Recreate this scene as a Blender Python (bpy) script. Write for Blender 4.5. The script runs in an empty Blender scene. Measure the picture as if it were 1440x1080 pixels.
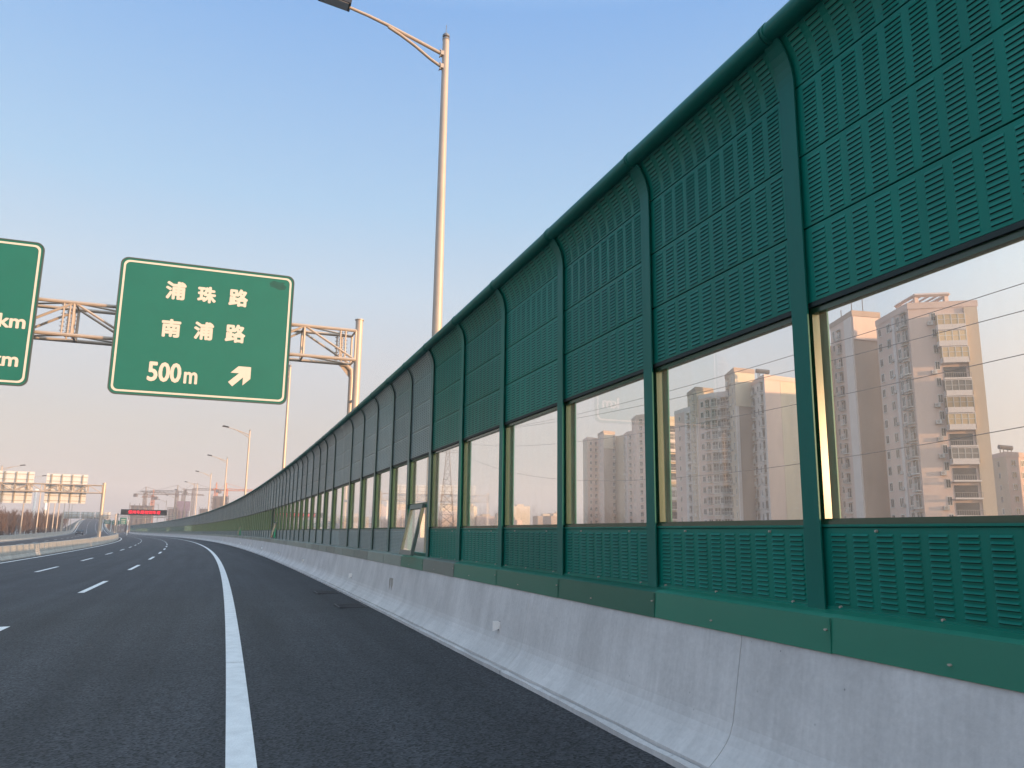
import bpy, math, random
from mathutils import Vector, Matrix
R = math.radians
rnd = random.Random(7)
C = bpy.context.scene.collection
scene = bpy.context.scene

# ------------------------------------------------------------------ survey of the place
CAM_H = 1.6
FPX, PITCH, ROLL = 1096.36, 0.18697, 0.01252
PSI0, K0, K1 = 0.33672, 0.00076066, -1.87865e-06
CROSS, G1, G2, G3 = 0.0227, -0.0031558, -2.3089e-05, 9.5563e-08
D = 3.42                       # barrier face, metres right of the viewer
LIM0, LIM1, DS = -80.0, 1000.0, 0.5
def curv_heading(s):
    s = min(s, 600.0)
    return PSI0 + K0*s + K1*s*s/2
_tab = {0: (0.0, 0.0)}
x = y = 0.0
for i in range(int(LIM1/DS)):
    t = curv_heading((i+.5)*DS); x -= math.sin(t)*DS; y += math.cos(t)*DS; _tab[i+1] = (x, y)
x = y = 0.0
for i in range(int(-LIM0/DS)):
    t = curv_heading(-(i+.5)*DS); x += math.sin(t)*DS; y -= math.cos(t)*DS; _tab[-i-1] = (x, y)
def base_xy(s):
    q = s/DS; i = math.floor(q); f = q-i
    a = _tab[i]; b = _tab.get(i+1, a)
    return a[0]+(b[0]-a[0])*f, a[1]+(b[1]-a[1])*f
def plane_z(s, d):
    q = min(s, 640.0)
    return CROSS*d + G1*q + G2*q*q/2 + G3*q**3/6
def W(s, d, z=0.0):
    px, py = base_xy(s); t = curv_heading(s)
    return Vector((px+d*math.cos(t), py+d*math.sin(t), z+plane_z(s, d)))
def smooth(a, b, v):
    v = min(1, max(0, (v-a)/(b-a))); return v*v*(3-2*v)
def lift(s, d):                 # the opposite carriageway climbs away from ours
    if d > -11.5: return 0.0
    f = min(1, (-11.5-d)/14)
    return max(0, s-60)*(.0024+.0031*f) + 9*smooth(330, 760, s) if s > 60 else 0.0
def WL(s, d, z=0.0):
    return W(s, d, z+lift(s, d))
cp, sp_, cr, sr = math.cos(PITCH), math.sin(PITCH), math.cos(ROLL), math.sin(ROLL)
def ray(u, v):
    a, b = u-720, v-540
    uu = cr*a+sr*b; vv = -sr*a+cr*b
    X = uu/FPX; U = -vv/FPX
    return Vector((X, cp-U*sp_, sp_+U*cp))
def far_pt(u, v, dist):         # point seen in direction (u, v) of the survey photograph at a plan distance
    r = ray(u, v); k = dist/math.hypot(r.x, r.y)
    return r*k + Vector((0, 0, CAM_H))
def bearing(u, dist, z=0.0):
    r = ray(u, 640); k = dist/math.hypot(r.x, r.y)
    return Vector((r.x*k, r.y*k, z))

# ------------------------------------------------------------------ mesh helpers
class MB:
    def __init__(self): self.v = []; self.f = []; self.m = []; self.uv = {}
    def add(self, vs, fs, mi=0):
        n = len(self.v); self.v += [tuple(p) for p in vs]
        for f in fs: self.f.append(tuple(n+i for i in f)); self.m.append(mi)
    def quad(self, a, b, c, d, mi=0, uv=None):
        if uv: self.uv[len(self.f)] = uv
        self.add((a, b, c, d), ((0, 1, 2, 3),), mi)
    def box(self, lo, hi, mi=0, M=None):
        x0, y0, z0 = lo; x1, y1, z1 = hi
        P = [(x0,y0,z0),(x1,y0,z0),(x1,y1,z0),(x0,y1,z0),(x0,y0,z1),(x1,y0,z1),(x1,y1,z1),(x0,y1,z1)]
        if M is not None: P = [M @ Vector(p) for p in P]
        self.add(P, ((3,2,1,0),(4,5,6,7),(0,1,5,4),(1,2,6,5),(2,3,7,6),(3,0,4,7)), mi)
    def prism(self, poly, z0, z1, mi=0):
        n = len(poly)
        vs = [(p[0], p[1], z0) for p in poly]+[(p[0], p[1], z1) for p in poly]
        self.add(vs, [tuple(range(n))[::-1], tuple(range(n, 2*n))]+[(i, (i+1) % n, n+(i+1) % n, n+i) for i in range(n)], mi)
    def tube(self, pts, r, n=8, mi=0, cap=True):
        pts = [Vector(p) for p in pts]; rs = r if isinstance(r, (list, tuple)) else [r]*len(pts)
        base = len(self.v); ref = None
        for i, p in enumerate(pts):
            t = (pts[min(i+1, len(pts)-1)]-pts[max(i-1, 0)]).normalized()
            if ref is None: ref = Vector((0, 0, 1)) if abs(t.z) < .9 else Vector((1, 0, 0))
            a = t.cross(ref).normalized(); b = t.cross(a)
            ref = -b if False else ref
            for k in range(n):
                w = 2*math.pi*k/n
                self.v.append(tuple(p+(a*math.cos(w)+b*math.sin(w))*rs[i]))
        for i in range(len(pts)-1):
            for k in range(n):
                self.f.append((base+i*n+k, base+i*n+(k+1) % n, base+(i+1)*n+(k+1) % n, base+(i+1)*n+k)); self.m.append(mi)
        if cap:
            self.f.append(tuple(base+k for k in range(n))[::-1]); self.m.append(mi)
            e = base+(len(pts)-1)*n
            self.f.append(tuple(e+k for k in range(n))); self.m.append(mi)
    def mesh(self, name, mats, off=Vector((0, 0, 0)), smooth_=False):
        me = bpy.data.meshes.new(name)
        me.from_pydata([(p[0]-off[0], p[1]-off[1], p[2]-off[2]) for p in self.v], [], self.f)
        for m in mats: me.materials.append(m)
        me.polygons.foreach_set('material_index', self.m)
        if smooth_: me.polygons.foreach_set('use_smooth', [True]*len(self.f))
        if self.uv:
            l = me.uv_layers.new(name='UVMap')
            for pi, uv in self.uv.items():
                p = me.polygons[pi]
                for k, li in enumerate(p.loop_indices): l.data[li].uv = uv[k]
        me.update(); return me
ORI = {}
def tag(o, label=None, cat=None, group=None, kind=None):
    for k, v in (('label', label), ('category', cat), ('group', group), ('kind', kind)):
        if v: o[k] = v
    return o
def thing(name, label, cat, loc=(0, 0, 0), group=None):
    o = bpy.data.objects.new(name, None); C.objects.link(o); o.empty_display_size = .3
    o.location = loc; ORI[o.name] = Vector(loc)
    return tag(o, label, cat, group)
def part(name, mb, mats, parent=None, smooth_=False, label=None):
    """mesh built in world coordinates, stored relative to its parent's base"""
    mats = mats if isinstance(mats, (list, tuple)) else [mats]
    off = ORI[parent.name] if parent is not None else Vector((0, 0, 0))
    o = bpy.data.objects.new(name, mb.mesh(name, mats, off, smooth_)); C.objects.link(o)
    ORI[o.name] = off
    if parent is not None: o.parent = parent
    if label: o['label'] = label
    return o
def inst(name, me, M, parent):
    """a placed copy of a mesh, M in world coordinates, under an unrotated parent"""
    o = bpy.data.objects.new(name, me); C.objects.link(o); o.parent = parent
    o.matrix_basis = Matrix.Translation(-ORI[parent.name]) @ M
    return o
def shade_auto(o, ang=35):
    me = o.data
    me.polygons.foreach_set('use_smooth', [True]*len(me.polygons))
    try: me.set_sharp_from_angle(angle=R(ang))
    except Exception: pass

# ------------------------------------------------------------------ materials
def mat(name, col=(.5, .5, .5), rough=.5, metal=0.0, var=0.0, vscale=3.0, bump=0.0, bscale=20.0, stretch=None, rand=0.0, spec=None, coat=0.0, uv=False):
    m = bpy.data.materials.new(name); m.use_nodes = True
    nt = m.node_tree; b = nt.nodes['Principled BSDF']; L = nt.links.new
    b.inputs['Base Color'].default_value = (*col, 1); b.inputs['Roughness'].default_value = rough; b.inputs['Metallic'].default_value = metal
    if spec is not None: b.inputs['Specular IOR Level'].default_value = spec
    if coat: b.inputs['Coat Weight'].default_value = coat; b.inputs['Coat Roughness'].default_value = .15
    tc = nt.nodes.new('ShaderNodeTexCoord'); mp = nt.nodes.new('ShaderNodeMapping')
    L(tc.outputs['UV' if uv else 'Object'], mp.inputs['Vector'])
    if stretch: mp.inputs['Scale'].default_value = stretch
    out = None
    if var:
        n = nt.nodes.new('ShaderNodeTexNoise'); n.inputs['Scale'].default_value = vscale; n.inputs['Detail'].default_value = 6; n.inputs['Roughness'].default_value = .62
        L(mp.outputs[0], n.inputs['Vector'])
        mr = nt.nodes.new('ShaderNodeMapRange'); mr.inputs[1].default_value = .25; mr.inputs[2].default_value = .75; mr.inputs[3].default_value = 1-var; mr.inputs[4].default_value = 1+var
        L(n.outputs['Fac'], mr.inputs[0]); out = mr.outputs[0]
    if rand:
        oi = nt.nodes.new('ShaderNodeObjectInfo'); mr = nt.nodes.new('ShaderNodeMapRange'); mr.inputs[3].default_value = 1-rand; mr.inputs[4].default_value = 1+rand
        L(oi.outputs['Random'], mr.inputs[0])
        if out is None: out = mr.outputs[0]
        else:
            mm = nt.nodes.new('ShaderNodeMath'); mm.operation = 'MULTIPLY'; L(out, mm.inputs[0]); L(mr.outputs[0], mm.inputs[1]); out = mm.outputs[0]
    if out is not None:
        h = nt.nodes.new('ShaderNodeMix'); h.data_type = 'RGBA'; h.blend_type = 'MULTIPLY'; h.inputs[0].default_value = 1
        h.inputs[6].default_value = (*col, 1)
        L(out, h.inputs[7]); L(h.outputs[2], b.inputs['Base Color'])
    if bump:
        n2 = nt.nodes.new('ShaderNodeTexNoise'); n2.inputs['Scale'].default_value = bscale; n2.inputs['Detail'].default_value = 5
        L(tc.outputs['Object'], n2.inputs['Vector'])
        bp = nt.nodes.new('ShaderNodeBump'); bp.inputs['Strength'].default_value = bump; bp.inputs['Distance'].default_value = .02
        L(n2.outputs['Fac'], bp.inputs['Height']); L(bp.outputs[0], b.inputs['Normal'])
    return m
def emit(name, col, s):
    m = bpy.data.materials.new(name); m.use_nodes = True; b = m.node_tree.nodes['Principled BSDF']
    b.inputs['Base Color'].default_value = (*col, 1); b.inputs['Emission Color'].default_value = (*col, 1); b.inputs['Emission Strength'].default_value = s
    return m
def asphalt_mat():
    m = bpy.data.materials.new('asphalt'); m.use_nodes = True; nt = m.node_tree; L = nt.links.new; N = nt.nodes.new
    b = nt.nodes['Principled BSDF']; tc = N('ShaderNodeTexCoord')
    mp = N('ShaderNodeMapping'); mp.inputs['Scale'].default_value = (.05, 1.3, 1); L(tc.outputs['UV'], mp.inputs[0])
    n1 = N('ShaderNodeTexNoise'); n1.inputs['Scale'].default_value = 1.6; n1.inputs['Detail'].default_value = 4; L(mp.outputs[0], n1.inputs[0])
    n3 = N('ShaderNodeTexNoise'); n3.inputs['Scale'].default_value = .45; n3.inputs['Detail'].default_value = 6; L(tc.outputs['UV'], n3.inputs[0])
    vo = N('ShaderNodeTexVoronoi'); vo.inputs['Scale'].default_value = 48; L(tc.outputs['UV'], vo.inputs['Vector'])
    n2 = N('ShaderNodeTexNoise'); n2.inputs['Scale'].default_value = 38; n2.inputs['Detail'].default_value = 5; L(tc.outputs['UV'], n2.inputs[0])
    def rng(o, a, c, d, e):
        r = N('ShaderNodeMapRange'); r.inputs[1].default_value = a; r.inputs[2].default_value = c; r.inputs[3].default_value = d; r.inputs[4].default_value = e; L(o, r.inputs[0]); return r.outputs[0]
    def mul(a, c):
        k = N('ShaderNodeMath'); k.operation = 'MULTIPLY'; L(a, k.inputs[0]); L(c, k.inputs[1]); return k.outputs[0]
    vs = N('ShaderNodeSeparateColor'); L(vo.outputs['Color'], vs.inputs[0])
    f = mul(mul(rng(n1.outputs[0], .3, .7, .74, 1.3), rng(n3.outputs[0], .3, .7, .88, 1.14)), mul(rng(vs.outputs[0], 0, 1, .12, 2.4), rng(n2.outputs[0], .3, .7, .7, 1.35)))
    sy = N('ShaderNodeSeparateXYZ'); L(tc.outputs['UV'], sy.inputs[0])          # faint polished wheel tracks along the lanes
    ph = N('ShaderNodeMath'); ph.operation = 'MULTIPLY_ADD'; ph.inputs[1].default_value = 3.46; ph.inputs[2].default_value = 2.9; L(sy.outputs['Y'], ph.inputs[0])
    sn = N('ShaderNodeMath'); sn.operation = 'SINE'; L(ph.outputs[0], sn.inputs[0]); f = mul(f, rng(sn.outputs[0], -1, 1, .92, 1.1))
    mx = N('ShaderNodeMix'); mx.data_type = 'RGBA'; mx.blend_type = 'MULTIPLY'; mx.inputs[0].default_value = 1; mx.inputs[6].default_value = (.0235, .0245, .028, 1)
    L(f, mx.inputs[7]); L(mx.outputs[2], b.inputs['Base Color'])
    L(rng(n2.outputs[0], .3, .7, .62, .85), b.inputs['Roughness'])
    b.inputs['Specular IOR Level'].default_value = .4
    bp = N('ShaderNodeBump'); bp.inputs['Strength'].default_value = .6; bp.inputs['Distance'].default_value = .006
    L(vo.outputs['Distance'], bp.inputs['Height']); L(bp.outputs[0], b.inputs['Normal'])
    return m
def concrete_mat(name, col):
    m = bpy.data.materials.new(name); m.use_nodes = True; nt = m.node_tree; L = nt.links.new; N = nt.nodes.new
    b = nt.nodes['Principled BSDF']; tc = N('ShaderNodeTexCoord')
    def noise(sc, st, det=6):
        mp = N('ShaderNodeMapping'); mp.inputs['Scale'].default_value = st; L(tc.outputs['UV'], mp.inputs[0])
        n = N('ShaderNodeTexNoise'); n.inputs['Scale'].default_value = sc; n.inputs['Detail'].default_value = det; n.inputs['Roughness'].default_value = .6; L(mp.outputs[0], n.inputs[0]); return n.outputs[0]
    def rng(o, a, c, d, e):
        r = N('ShaderNodeMapRange'); r.inputs[1].default_value = a; r.inputs[2].default_value = c; r.inputs[3].default_value = d; r.inputs[4].default_value = e; L(o, r.inputs[0]); return r.outputs[0]
    def mul(a, c):
        k = N('ShaderNodeMath'); k.operation = 'MULTIPLY'; L(a, k.inputs[0]); L(c, k.inputs[1]); return k.outputs[0]
    streak = noise(11, (1.8, .16, 1)); big = noise(1.1, (1, 1, 1)); fine = noise(24, (1, 1, 1), 4); st2 = noise(2.1, (1.5, .4, 1))
    f = mul(mul(rng(streak, .3, .7, .93, 1.05), rng(big, .3, .7, .80, 1.1)), mul(rng(fine, .3, .7, .94, 1.06), rng(st2, .3, .7, .93, 1.06)))
    pores = N('ShaderNodeTexVoronoi'); pores.inputs['Scale'].default_value = 6.5; L(tc.outputs['UV'], pores.inputs['Vector'])
    f = mul(f, rng(pores.outputs['Distance'], .03, .05, .55, 1))
    mx = N('ShaderNodeMix'); mx.data_type = 'RGBA'; mx.blend_type = 'MULTIPLY'; mx.inputs[0].default_value = 1; mx.inputs[6].default_value = (*col, 1)
    L(f, mx.inputs[7]); L(mx.outputs[2], b.inputs['Base Color']); b.inputs['Roughness'].default_value = .75
    bp = N('ShaderNodeBump'); bp.inputs['Strength'].default_value = .25; bp.inputs['Distance'].default_value = .01; L(fine, bp.inputs['Height']); L(bp.outputs[0], b.inputs['Normal'])
    return m
def glass_mat(name, tint=(.96, .97, .965), dirt=.034):
    m = bpy.data.materials.new(name); m.use_nodes = True; nt = m.node_tree; nt.nodes.clear(); L = nt.links.new; N = nt.nodes.new
    o = N('ShaderNodeOutputMaterial'); t = N('ShaderNodeBsdfTransparent'); t.inputs[0].default_value = (*tint, 1)
    g = N('ShaderNodeBsdfGlossy'); g.inputs['Roughness'].default_value = .015; g.inputs[0].default_value = (.95, .95, .95, 1)
    df = N('ShaderNodeBsdfDiffuse'); df.inputs[0].default_value = (.62, .6, .58, 1)
    lw = N('ShaderNodeLayerWeight'); pw = N('ShaderNodeMath'); pw.operation = 'POWER'; pw.inputs[1].default_value = 5.0; L(lw.outputs['Facing'], pw.inputs[0])
    fr = N('ShaderNodeMapRange'); fr.inputs[3].default_value = .028; fr.inputs[4].default_value = .9; L(pw.outputs[0], fr.inputs[0])
    m1 = N('ShaderNodeMixShader'); m2 = N('ShaderNodeMixShader')
    tc = N('ShaderNodeTexCoord'); mp = N('ShaderNodeMapping'); mp.inputs['Scale'].default_value = (2.2, 1, .5); L(tc.outputs['Object'], mp.inputs[0])
    n = N('ShaderNodeTexNoise'); n.inputs['Scale'].default_value = 2.5; n.inputs['Detail'].default_value = 5; L(mp.outputs[0], n.inputs[0])
    r = N('ShaderNodeMapRange'); r.inputs[1].default_value = .35; r.inputs[2].default_value = .75; r.inputs[3].default_value = dirt*.4; r.inputs[4].default_value = dirt*1.8; L(n.outputs[0], r.inputs[0])
    tl = N('ShaderNodeBsdfTranslucent'); tl.inputs[0].default_value = (.72, .71, .70, 1); dm = N('ShaderNodeMixShader'); dm.inputs[0].default_value = .6; L(df.outputs[0], dm.inputs[1]); L(tl.outputs[0], dm.inputs[2])   # dust film
    L(r.outputs[0], m1.inputs[0]); L(t.outputs[0], m1.inputs[1]); L(dm.outputs[0], m1.inputs[2])
    L(fr.outputs[0], m2.inputs[0]); L(m1.outputs[0], m2.inputs[1]); L(g.outputs[0], m2.inputs[2]); L(m2.outputs[0], o.inputs[0])
    return m
M_asph = asphalt_mat()
M_conc = concrete_mat('barrier_concrete', (.62, .60, .585))
M_conc2 = concrete_mat('median_concrete', (.42, .40, .37))
M_paint = mat('road_paint', (.72, .73, .74), .6, var=.14, vscale=5, bump=.3, bscale=60)
GREEN = (.001, .175, .128)
M_green = mat('green_coated_steel', GREEN, .40, var=.13, vscale=2.6, stretch=(2.4, 2.4, .3), rand=.14, spec=.22)
M_greygreen = mat('grey_green_coated_steel', (.235, .305, .288), .42, var=.14, vscale=1.2, rand=.16, spec=.5)  # paler, greyer copies of the coatings for the farther bays
M_greygreen_d = mat('grey_green_post_steel', (.07, .15, .135), .42, var=.1, vscale=2, rand=.08)
M_greyclad = mat('grey_green_cladding_sheet', (.20, .245, .21), .45, var=.2, vscale=1.1, rand=.25)
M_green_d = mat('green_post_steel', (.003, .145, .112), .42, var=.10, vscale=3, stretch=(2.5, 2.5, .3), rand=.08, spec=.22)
M_clad = mat('green_cladding_sheet', (.012, .155, .10), .36, var=.12, vscale=1.1, rand=.25)
M_slot = mat('louvre_opening', (.003, .022, .022), .9)
M_rail_d = mat('shaded_head_rail', (.003, .018, .016), .6)  # shade under the upper panel put in as a near-black colour
M_frame = mat('green_window_frame', (.018, .062, .032), .24, var=.06, spec=.7)
M_glass = glass_mat('clear_pane')
M_gray = mat('sash_grey_frame', (.085, .125, .11), .45, var=.08)
M_galv = mat('warm_grey_steel', (.50, .425, .365), .45, metal=.25, var=.07, vscale=2)
M_white = mat('white_plastic', (.93, .92, .91), .4, var=.05)
M_dark = mat('dark_housing', (.03, .035, .05), .45, var=.1)
M_lens = mat('lamp_lens', (.35, .38, .45), .2)
M_sgreen = mat('sign_green_sheeting', (.008, .145, .115), .38, var=.07, vscale=1.2, spec=.4)
M_scream = mat('sign_white_sheeting', (.66, .62, .57), .45, var=.03)
M_salu = mat('sign_aluminium', (.66, .68, .70), .5, metal=.1, var=.06)
M_edge = mat('sign_edge_grey', (.06, .085, .08), .5)
M_rib = mat('sign_rib_steel', (.36, .33, .29), .5, metal=.2)
M_ins = mat('bolt_steel', (.28, .27, .27), .4, metal=.6)
M_ledb = mat('display_black', (.012, .012, .014), .4)
M_led = emit('display_red_leds', (1.0, .006, .03), .8)
M_ground = mat('dry_ground', (.15, .13, .10), .95, var=.3, vscale=.05)
M_bark = mat('bare_twigs', (.125, .083, .068), .9, var=.3, vscale=.2)
M_grate = mat('cast_iron_grate', (.05, .05, .055), .6, var=.2)
M_black = mat('rubber_black', (.012, .012, .012), .7)
M_cable = mat('cable_metal', (.10, .09, .09), .6)

# ------------------------------------------------------------------ ground, road
mb = MB(); mb.quad((-1400, -700, -5), (1400, -700, -5), (1400, 1450, -5), (-1400, 1450, -5))
tag(part('ground', mb, M_ground), kind='structure')
def strip(mb, s0, s1, ds, dl, zf=W, z=0.0, mi=0, flip=False):
    s = s0
    while s < s1-1e-6:
        e = min(s1, s+ds)
        for a, b in zip(dl[:-1], dl[1:]):
            mb.quad(zf(s, a, z), zf(s, b, z), zf(e, b, z), zf(e, a, z), mi, ((s, a), (s, b), (e, b), (e, a)))
        s = e
mb = MB(); strip(mb, -70, 60, 1, [-11.4, -7, -3.5, 0, 3.05]); strip(mb, 60, 660, 4, [-11.4, -7, -3.5, 0, 3.05])
tag(part('road', mb, M_asph), kind='structure')
mb = MB(); strip(mb, -70, 900, 4, [-25.3, -21, -17, -12.1], WL)
tag(part('opposite_road', mb, M_asph), kind='structure')
# embankment carrying both roads
mb = MB()
def sect(s): return [W(s, 9, -5.5), W(s, 5.2, -.15), W(s, 3.0, -.12), W(s, -11.3, -.12), WL(s, -12.2, -.12), WL(s, -27.5, -.15), WL(s, -36, -5.5)]
s = -70
while s < 900:
    a, b = sect(s), sect(s+10)
    for i in range(6): mb.quad(a[i+1], a[i], b[i], b[i+1])
    s += 10
tag(part('embankment', mb, M_ground), kind='structure')
mb = MB()
ED = .193; LE = -10.80
for a, b in ((-20, 4.35), (4.362, 10.62), (10.632, 28.2), (28.21, 60)): strip(mb, a, b, .6, [ED-.105, ED+.1], z=.005)
strip(mb, 60, 640, 3, [ED-.105, ED+.1], z=.006)
strip(mb, -10, 640, 3, [LE-.1, LE+.1], z=.006)
for k in range(-3, 45):
    for ph, l in ((10.88, -3.495), (38.07-13.41*2, -7.03)):
        s0 = ph+13.409*k
        if s0 < 620: strip(mb, s0, s0+5.35, 1.1, [l-.08, l+.08], z=.005)
for l in (-12.9, -24.6): strip(mb, 60, 800, 4, [l-.1, l+.1], WL, .006)
for k in range(0, 45):
    for l in (-16.6, -20.4): strip(mb, 60+13.4*k, 65.4+13.4*k, 2.7, [l-.08, l+.08], WL, .006)
tag(part('road_marking', mb, M_paint), kind='structure')

# ------------------------------------------------------------------ concrete barriers
M_grit = mat('gutter_grit', (.06, .06, .062), .9, var=.4, vscale=9)
def extrude_profile(mb, prof, s0, s1, ds, zf=W, caps=True, mi=0, jit=False):
    def jw(s, i, d, z):
        if not jit: return zf(s, d, z)
        q = random.Random(round(s*1000)*31+i).uniform
        return zf(s, d+(q(-.007, .007) if i in (1, 2, 3) else 0), z+(q(-.008, .006) if i in (1, 2) else 0))
    acc = [0]
    for i in range(1, len(prof)): acc.append(acc[-1]+math.dist(prof[i], prof[i-1]))
    s = s0
    while s < s1-1e-6:
        e = min(s1, s+ds)
        for i in range(len(prof)-1):
            (d0, z0), (d1, z1) = prof[i], prof[i+1]
            mb.quad(jw(s, i, d0, z0), jw(e, i, d0, z0), jw(e, i+1, d1, z1), jw(s, i+1, d1, z1), 1 if prof is PROF and i in (2, 3) else mi, ((s, acc[i]), (e, acc[i]), (e, acc[i+1]), (s, acc[i+1])))
        s = e
    if caps:
        for q in (s0, s1):
            n = len(prof); mb.uv[len(mb.f)] = [(q+d, z) for d, z in prof]
            mb.add([zf(q, d, z) for d, z in prof], [tuple(range(n))], mi)
PROF = [(2.945, -.06), (2.945, .045), (2.988, .052), (2.990, .026), (3.006, .026), (3.010, .07), (3.085, .135), (3.145, .20), (3.18, .255), (3.203, .32), (3.217, .39), (3.305, .885), (3.75, .885), (3.78, -.06)]
rt = thing('concrete_barrier', 'pale grey concrete safety barrier with sloped foot under the green wall', 'barrier', W(3, 3.3, 0))
mb = MB(); J = [4.64+3.95*k for k in range(-6, 161)]
for a, b in zip(J[:-1], J[1:]): extrude_profile(mb, PROF, a+.003, b-.003, .32 if a < 30 else 2.05, jit=a < 30)
shade_auto(part('barrier_body', mb, [M_conc, M_grit], rt), 30)
for i, s in enumerate((9.44, 21.2, 32.95, 45, 57.08, 69, 81)):   # white delineators
    mb = MB(); A = [(3.25, .385), (3.135, .36), (3.135, .475), (3.20, .475), (3.25, .445)]
    n_ = len(A); V = [W(s-.012, d, z) for d, z in A]+[W(s+.012, d, z) for d, z in A]
    mb.add(V, [tuple(range(n_))[::-1], tuple(range(n_, 2*n_))]+[(k, (k+1) % n_, n_+(k+1) % n_, n_+k) for k in range(n_)])
    o = part('reflector', mb, M_white, rt)
    mb = MB(); mb.box((-.03, -.03, -.05), (.03, .03, .05), 0, Matrix.Translation(W(s+.02, 3.232, .415)) @ Matrix.Rotation(curv_heading(s), 4, 'Z'))
    part('reflector_base', mb, M_dark, o)
mb = MB(); s = 16.2
for a, b, z0, z1 in ((-.11, -.09, .30, .62), (.09, .11, .30, .62), (-.09, .09, .60, .62)):
    mb.quad(W(s+a, 3.2, z0), W(s+b, 3.2, z0), W(s+b, 3.248, z1), W(s+a, 3.248, z1)) if False else mb.box((a, -.006, z0), (b, .012, z1), 0, Matrix.Translation(W(s, 3.222, 0)) @ Matrix.Rotation(curv_heading(s)+R(90), 4, 'Z') @ Matrix.Rotation(R(-9), 4, 'X') if False else Matrix.Translation(W(s, 3.226, 0)) @ Matrix.Rotation(curv_heading(s)+R(90), 4, 'Z'))
part('junction_cover', mb, M_rib, rt)
rt = thing('median_barrier', 'low concrete median barrier lit warm by the low sun, between the two carriageways', 'barrier', W(50, -11.75, 0))
MP = [(-11.38, -.1), (-11.38, .06), (-11.5, .25), (-11.6, .84), (-11.95, .84), (-12.03, .25), (-12.15, .06), (-12.15, -.1)]
mb = MB(); extrude_profile(mb, MP, 0, 760, 5, WL); part('barrier_body', mb, M_conc2, rt)
rt = thing('roadside_barrier', 'pale concrete barrier along the opposite road, in front of the bare trees', 'barrier', WL(130, -25.6, 0))
MP = [(-25.2, -.1), (-25.2, .06), (-25.32, .25), (-25.4, .86), (-25.75, .86), (-25.85, -.1)]
mb = MB(); extrude_profile(mb, MP, 40, 860, 5, WL); part('barrier_body', mb, M_conc2, rt)
for s, lab in ((21.2, 'dark drain grate in the shoulder asphalt, the farther of two beside the concrete barrier'), (17.3, 'dark drain grate in the shoulder asphalt, the nearer of two beside the concrete barrier')):
    c = W(s, 2.6, .004); t = thing('drain_grate', lab, 'drain grate', c, 'drain grates in the shoulder')
    mb = MB(); M = Matrix.Translation(c) @ Matrix.Rotation(curv_heading(s), 4, 'Z')
    for a, b in (((-.3, -.42, 0), (.3, -.38, .012)), ((-.3, .38, 0), (.3, .42, .012)), ((-.3, -.38, 0), (-.26, .38, .012)), ((.26, -.38, 0), (.3, .38, .012))): mb.box(a, b, 0, M)
    part('grate_frame', mb, M_grate, t)
    mb = MB(); mb.box((-.259, -.379, -.01), (.259, .379, .001), 1, M)
    for k in range(13): mb.box((-.258, -.36+.058*k, .001), (.258, -.335+.058*k, .009), 0, M)
    part('grate_bars', mb, [M_grate, M_black], t)

# ------------------------------------------------------------------ the noise barrier
PSK = {0: 4.04, 1: 6.04, 2: 8.03, 3: 10.06, 4: 12.07, 5: 14.08, 6: 15.9, 7: 17.7, 8: 19.72, 9: 21.74, 10: 23.76, 11: 25.55, 12: 27.4, 13: 29.55, 14: 31.55, 15: 33.72}
def post_s(k): return PSK.get(k, 4.0457+1.99096*k)
Z_CLAD, Z_LOW, Z_SILL, Z_HEAD, Z_TOP = 1.10, .886, 1.636, 3.02, 4.93
BEND = 4.565                               # above this the wall curves towards the road
def yo(z):                                # offset towards the road (negative y) along the curved top
    if z <= BEND: return 0.0
    t = (z-BEND)/(Z_TOP-BEND); return -.13*t*t*(.6+.4*t)
def tilt(z):
    e = .01; dz = (yo(z+e)-yo(z-e))/(2*e); n = math.hypot(1, dz); return (-1/n, dz/n)   # outward (road side) normal in (y, z)
zs_post = [Z_LOW+.02, 1.6, 3.0, BEND]+[BEND+(Z_TOP-BEND)*i/7 for i in range(1, 8)]
def sweep_plate(mb, x0, x1, y0, y1, mi=0, zs=zs_post):
    rows = []
    for z in zs:
        ny, nz = tilt(z)
        f = lambda y: (-(y)*ny+yo(z), z-(y)*nz)
        a, b = f(y0), f(y1)
        rows.append([(x0, *a), (x1, *a), (x1, *b), (x0, *b)])
    vs = [p for r in rows for p in r]; n = len(rows)
    fs = [(0, 1, 2, 3)[::-1], tuple(4*(n-1)+i for i in range(4))]
    for i in range(n-1):
        for k in range(4): fs.append((4*i+k, 4*i+(k+1) % 4, 4*i+4+(k+1) % 4, 4*i+4+k))
    mb.add(vs, fs, mi)
mb = MB()
sweep_plate(mb, -.075, .075, 0, .011); sweep_plate(mb, -.004, .004, .011, .158); sweep_plate(mb, -.075, .075, .158, .169)
ME_post = mb.mesh('post', [M_green_d])
def surf(x, z, dep):                       # point on the panel sheet: dep > 0 stands proud towards the road
    ny, nz = tilt(z); y = .040
    return (x, yo(z)+y*1.0+dep*ny, z+dep*nz)
BW = 1.99
def louvre(mb, x0, x1, z0, z1, dep=.0062):
    i = .006
    A, B = surf(x0, z1, .0005), surf(x1, z1, .0005)
    c, d = surf(x0+i, z0+.004, dep), surf(x1-i, z0+.004, dep)
    a0, b0 = surf(x0, z0, .0005), surf(x1, z0, .0005)
    mb.add((A, B, d, c), ((0, 3, 2, 1),), 0); mb.add((A, c, a0), ((0, 1, 2),), 0); mb.add((B, b0, d), ((0, 1, 2),), 0)
    mb.add((surf(x0+.004, z0-.001, .001), surf(x1-.004, z0-.001, .001), surf(x1-.004, z0+.0065, .001), surf(x0+.004, z0+.0065, .001)), ((0, 1, 2, 3),), 1)
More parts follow.
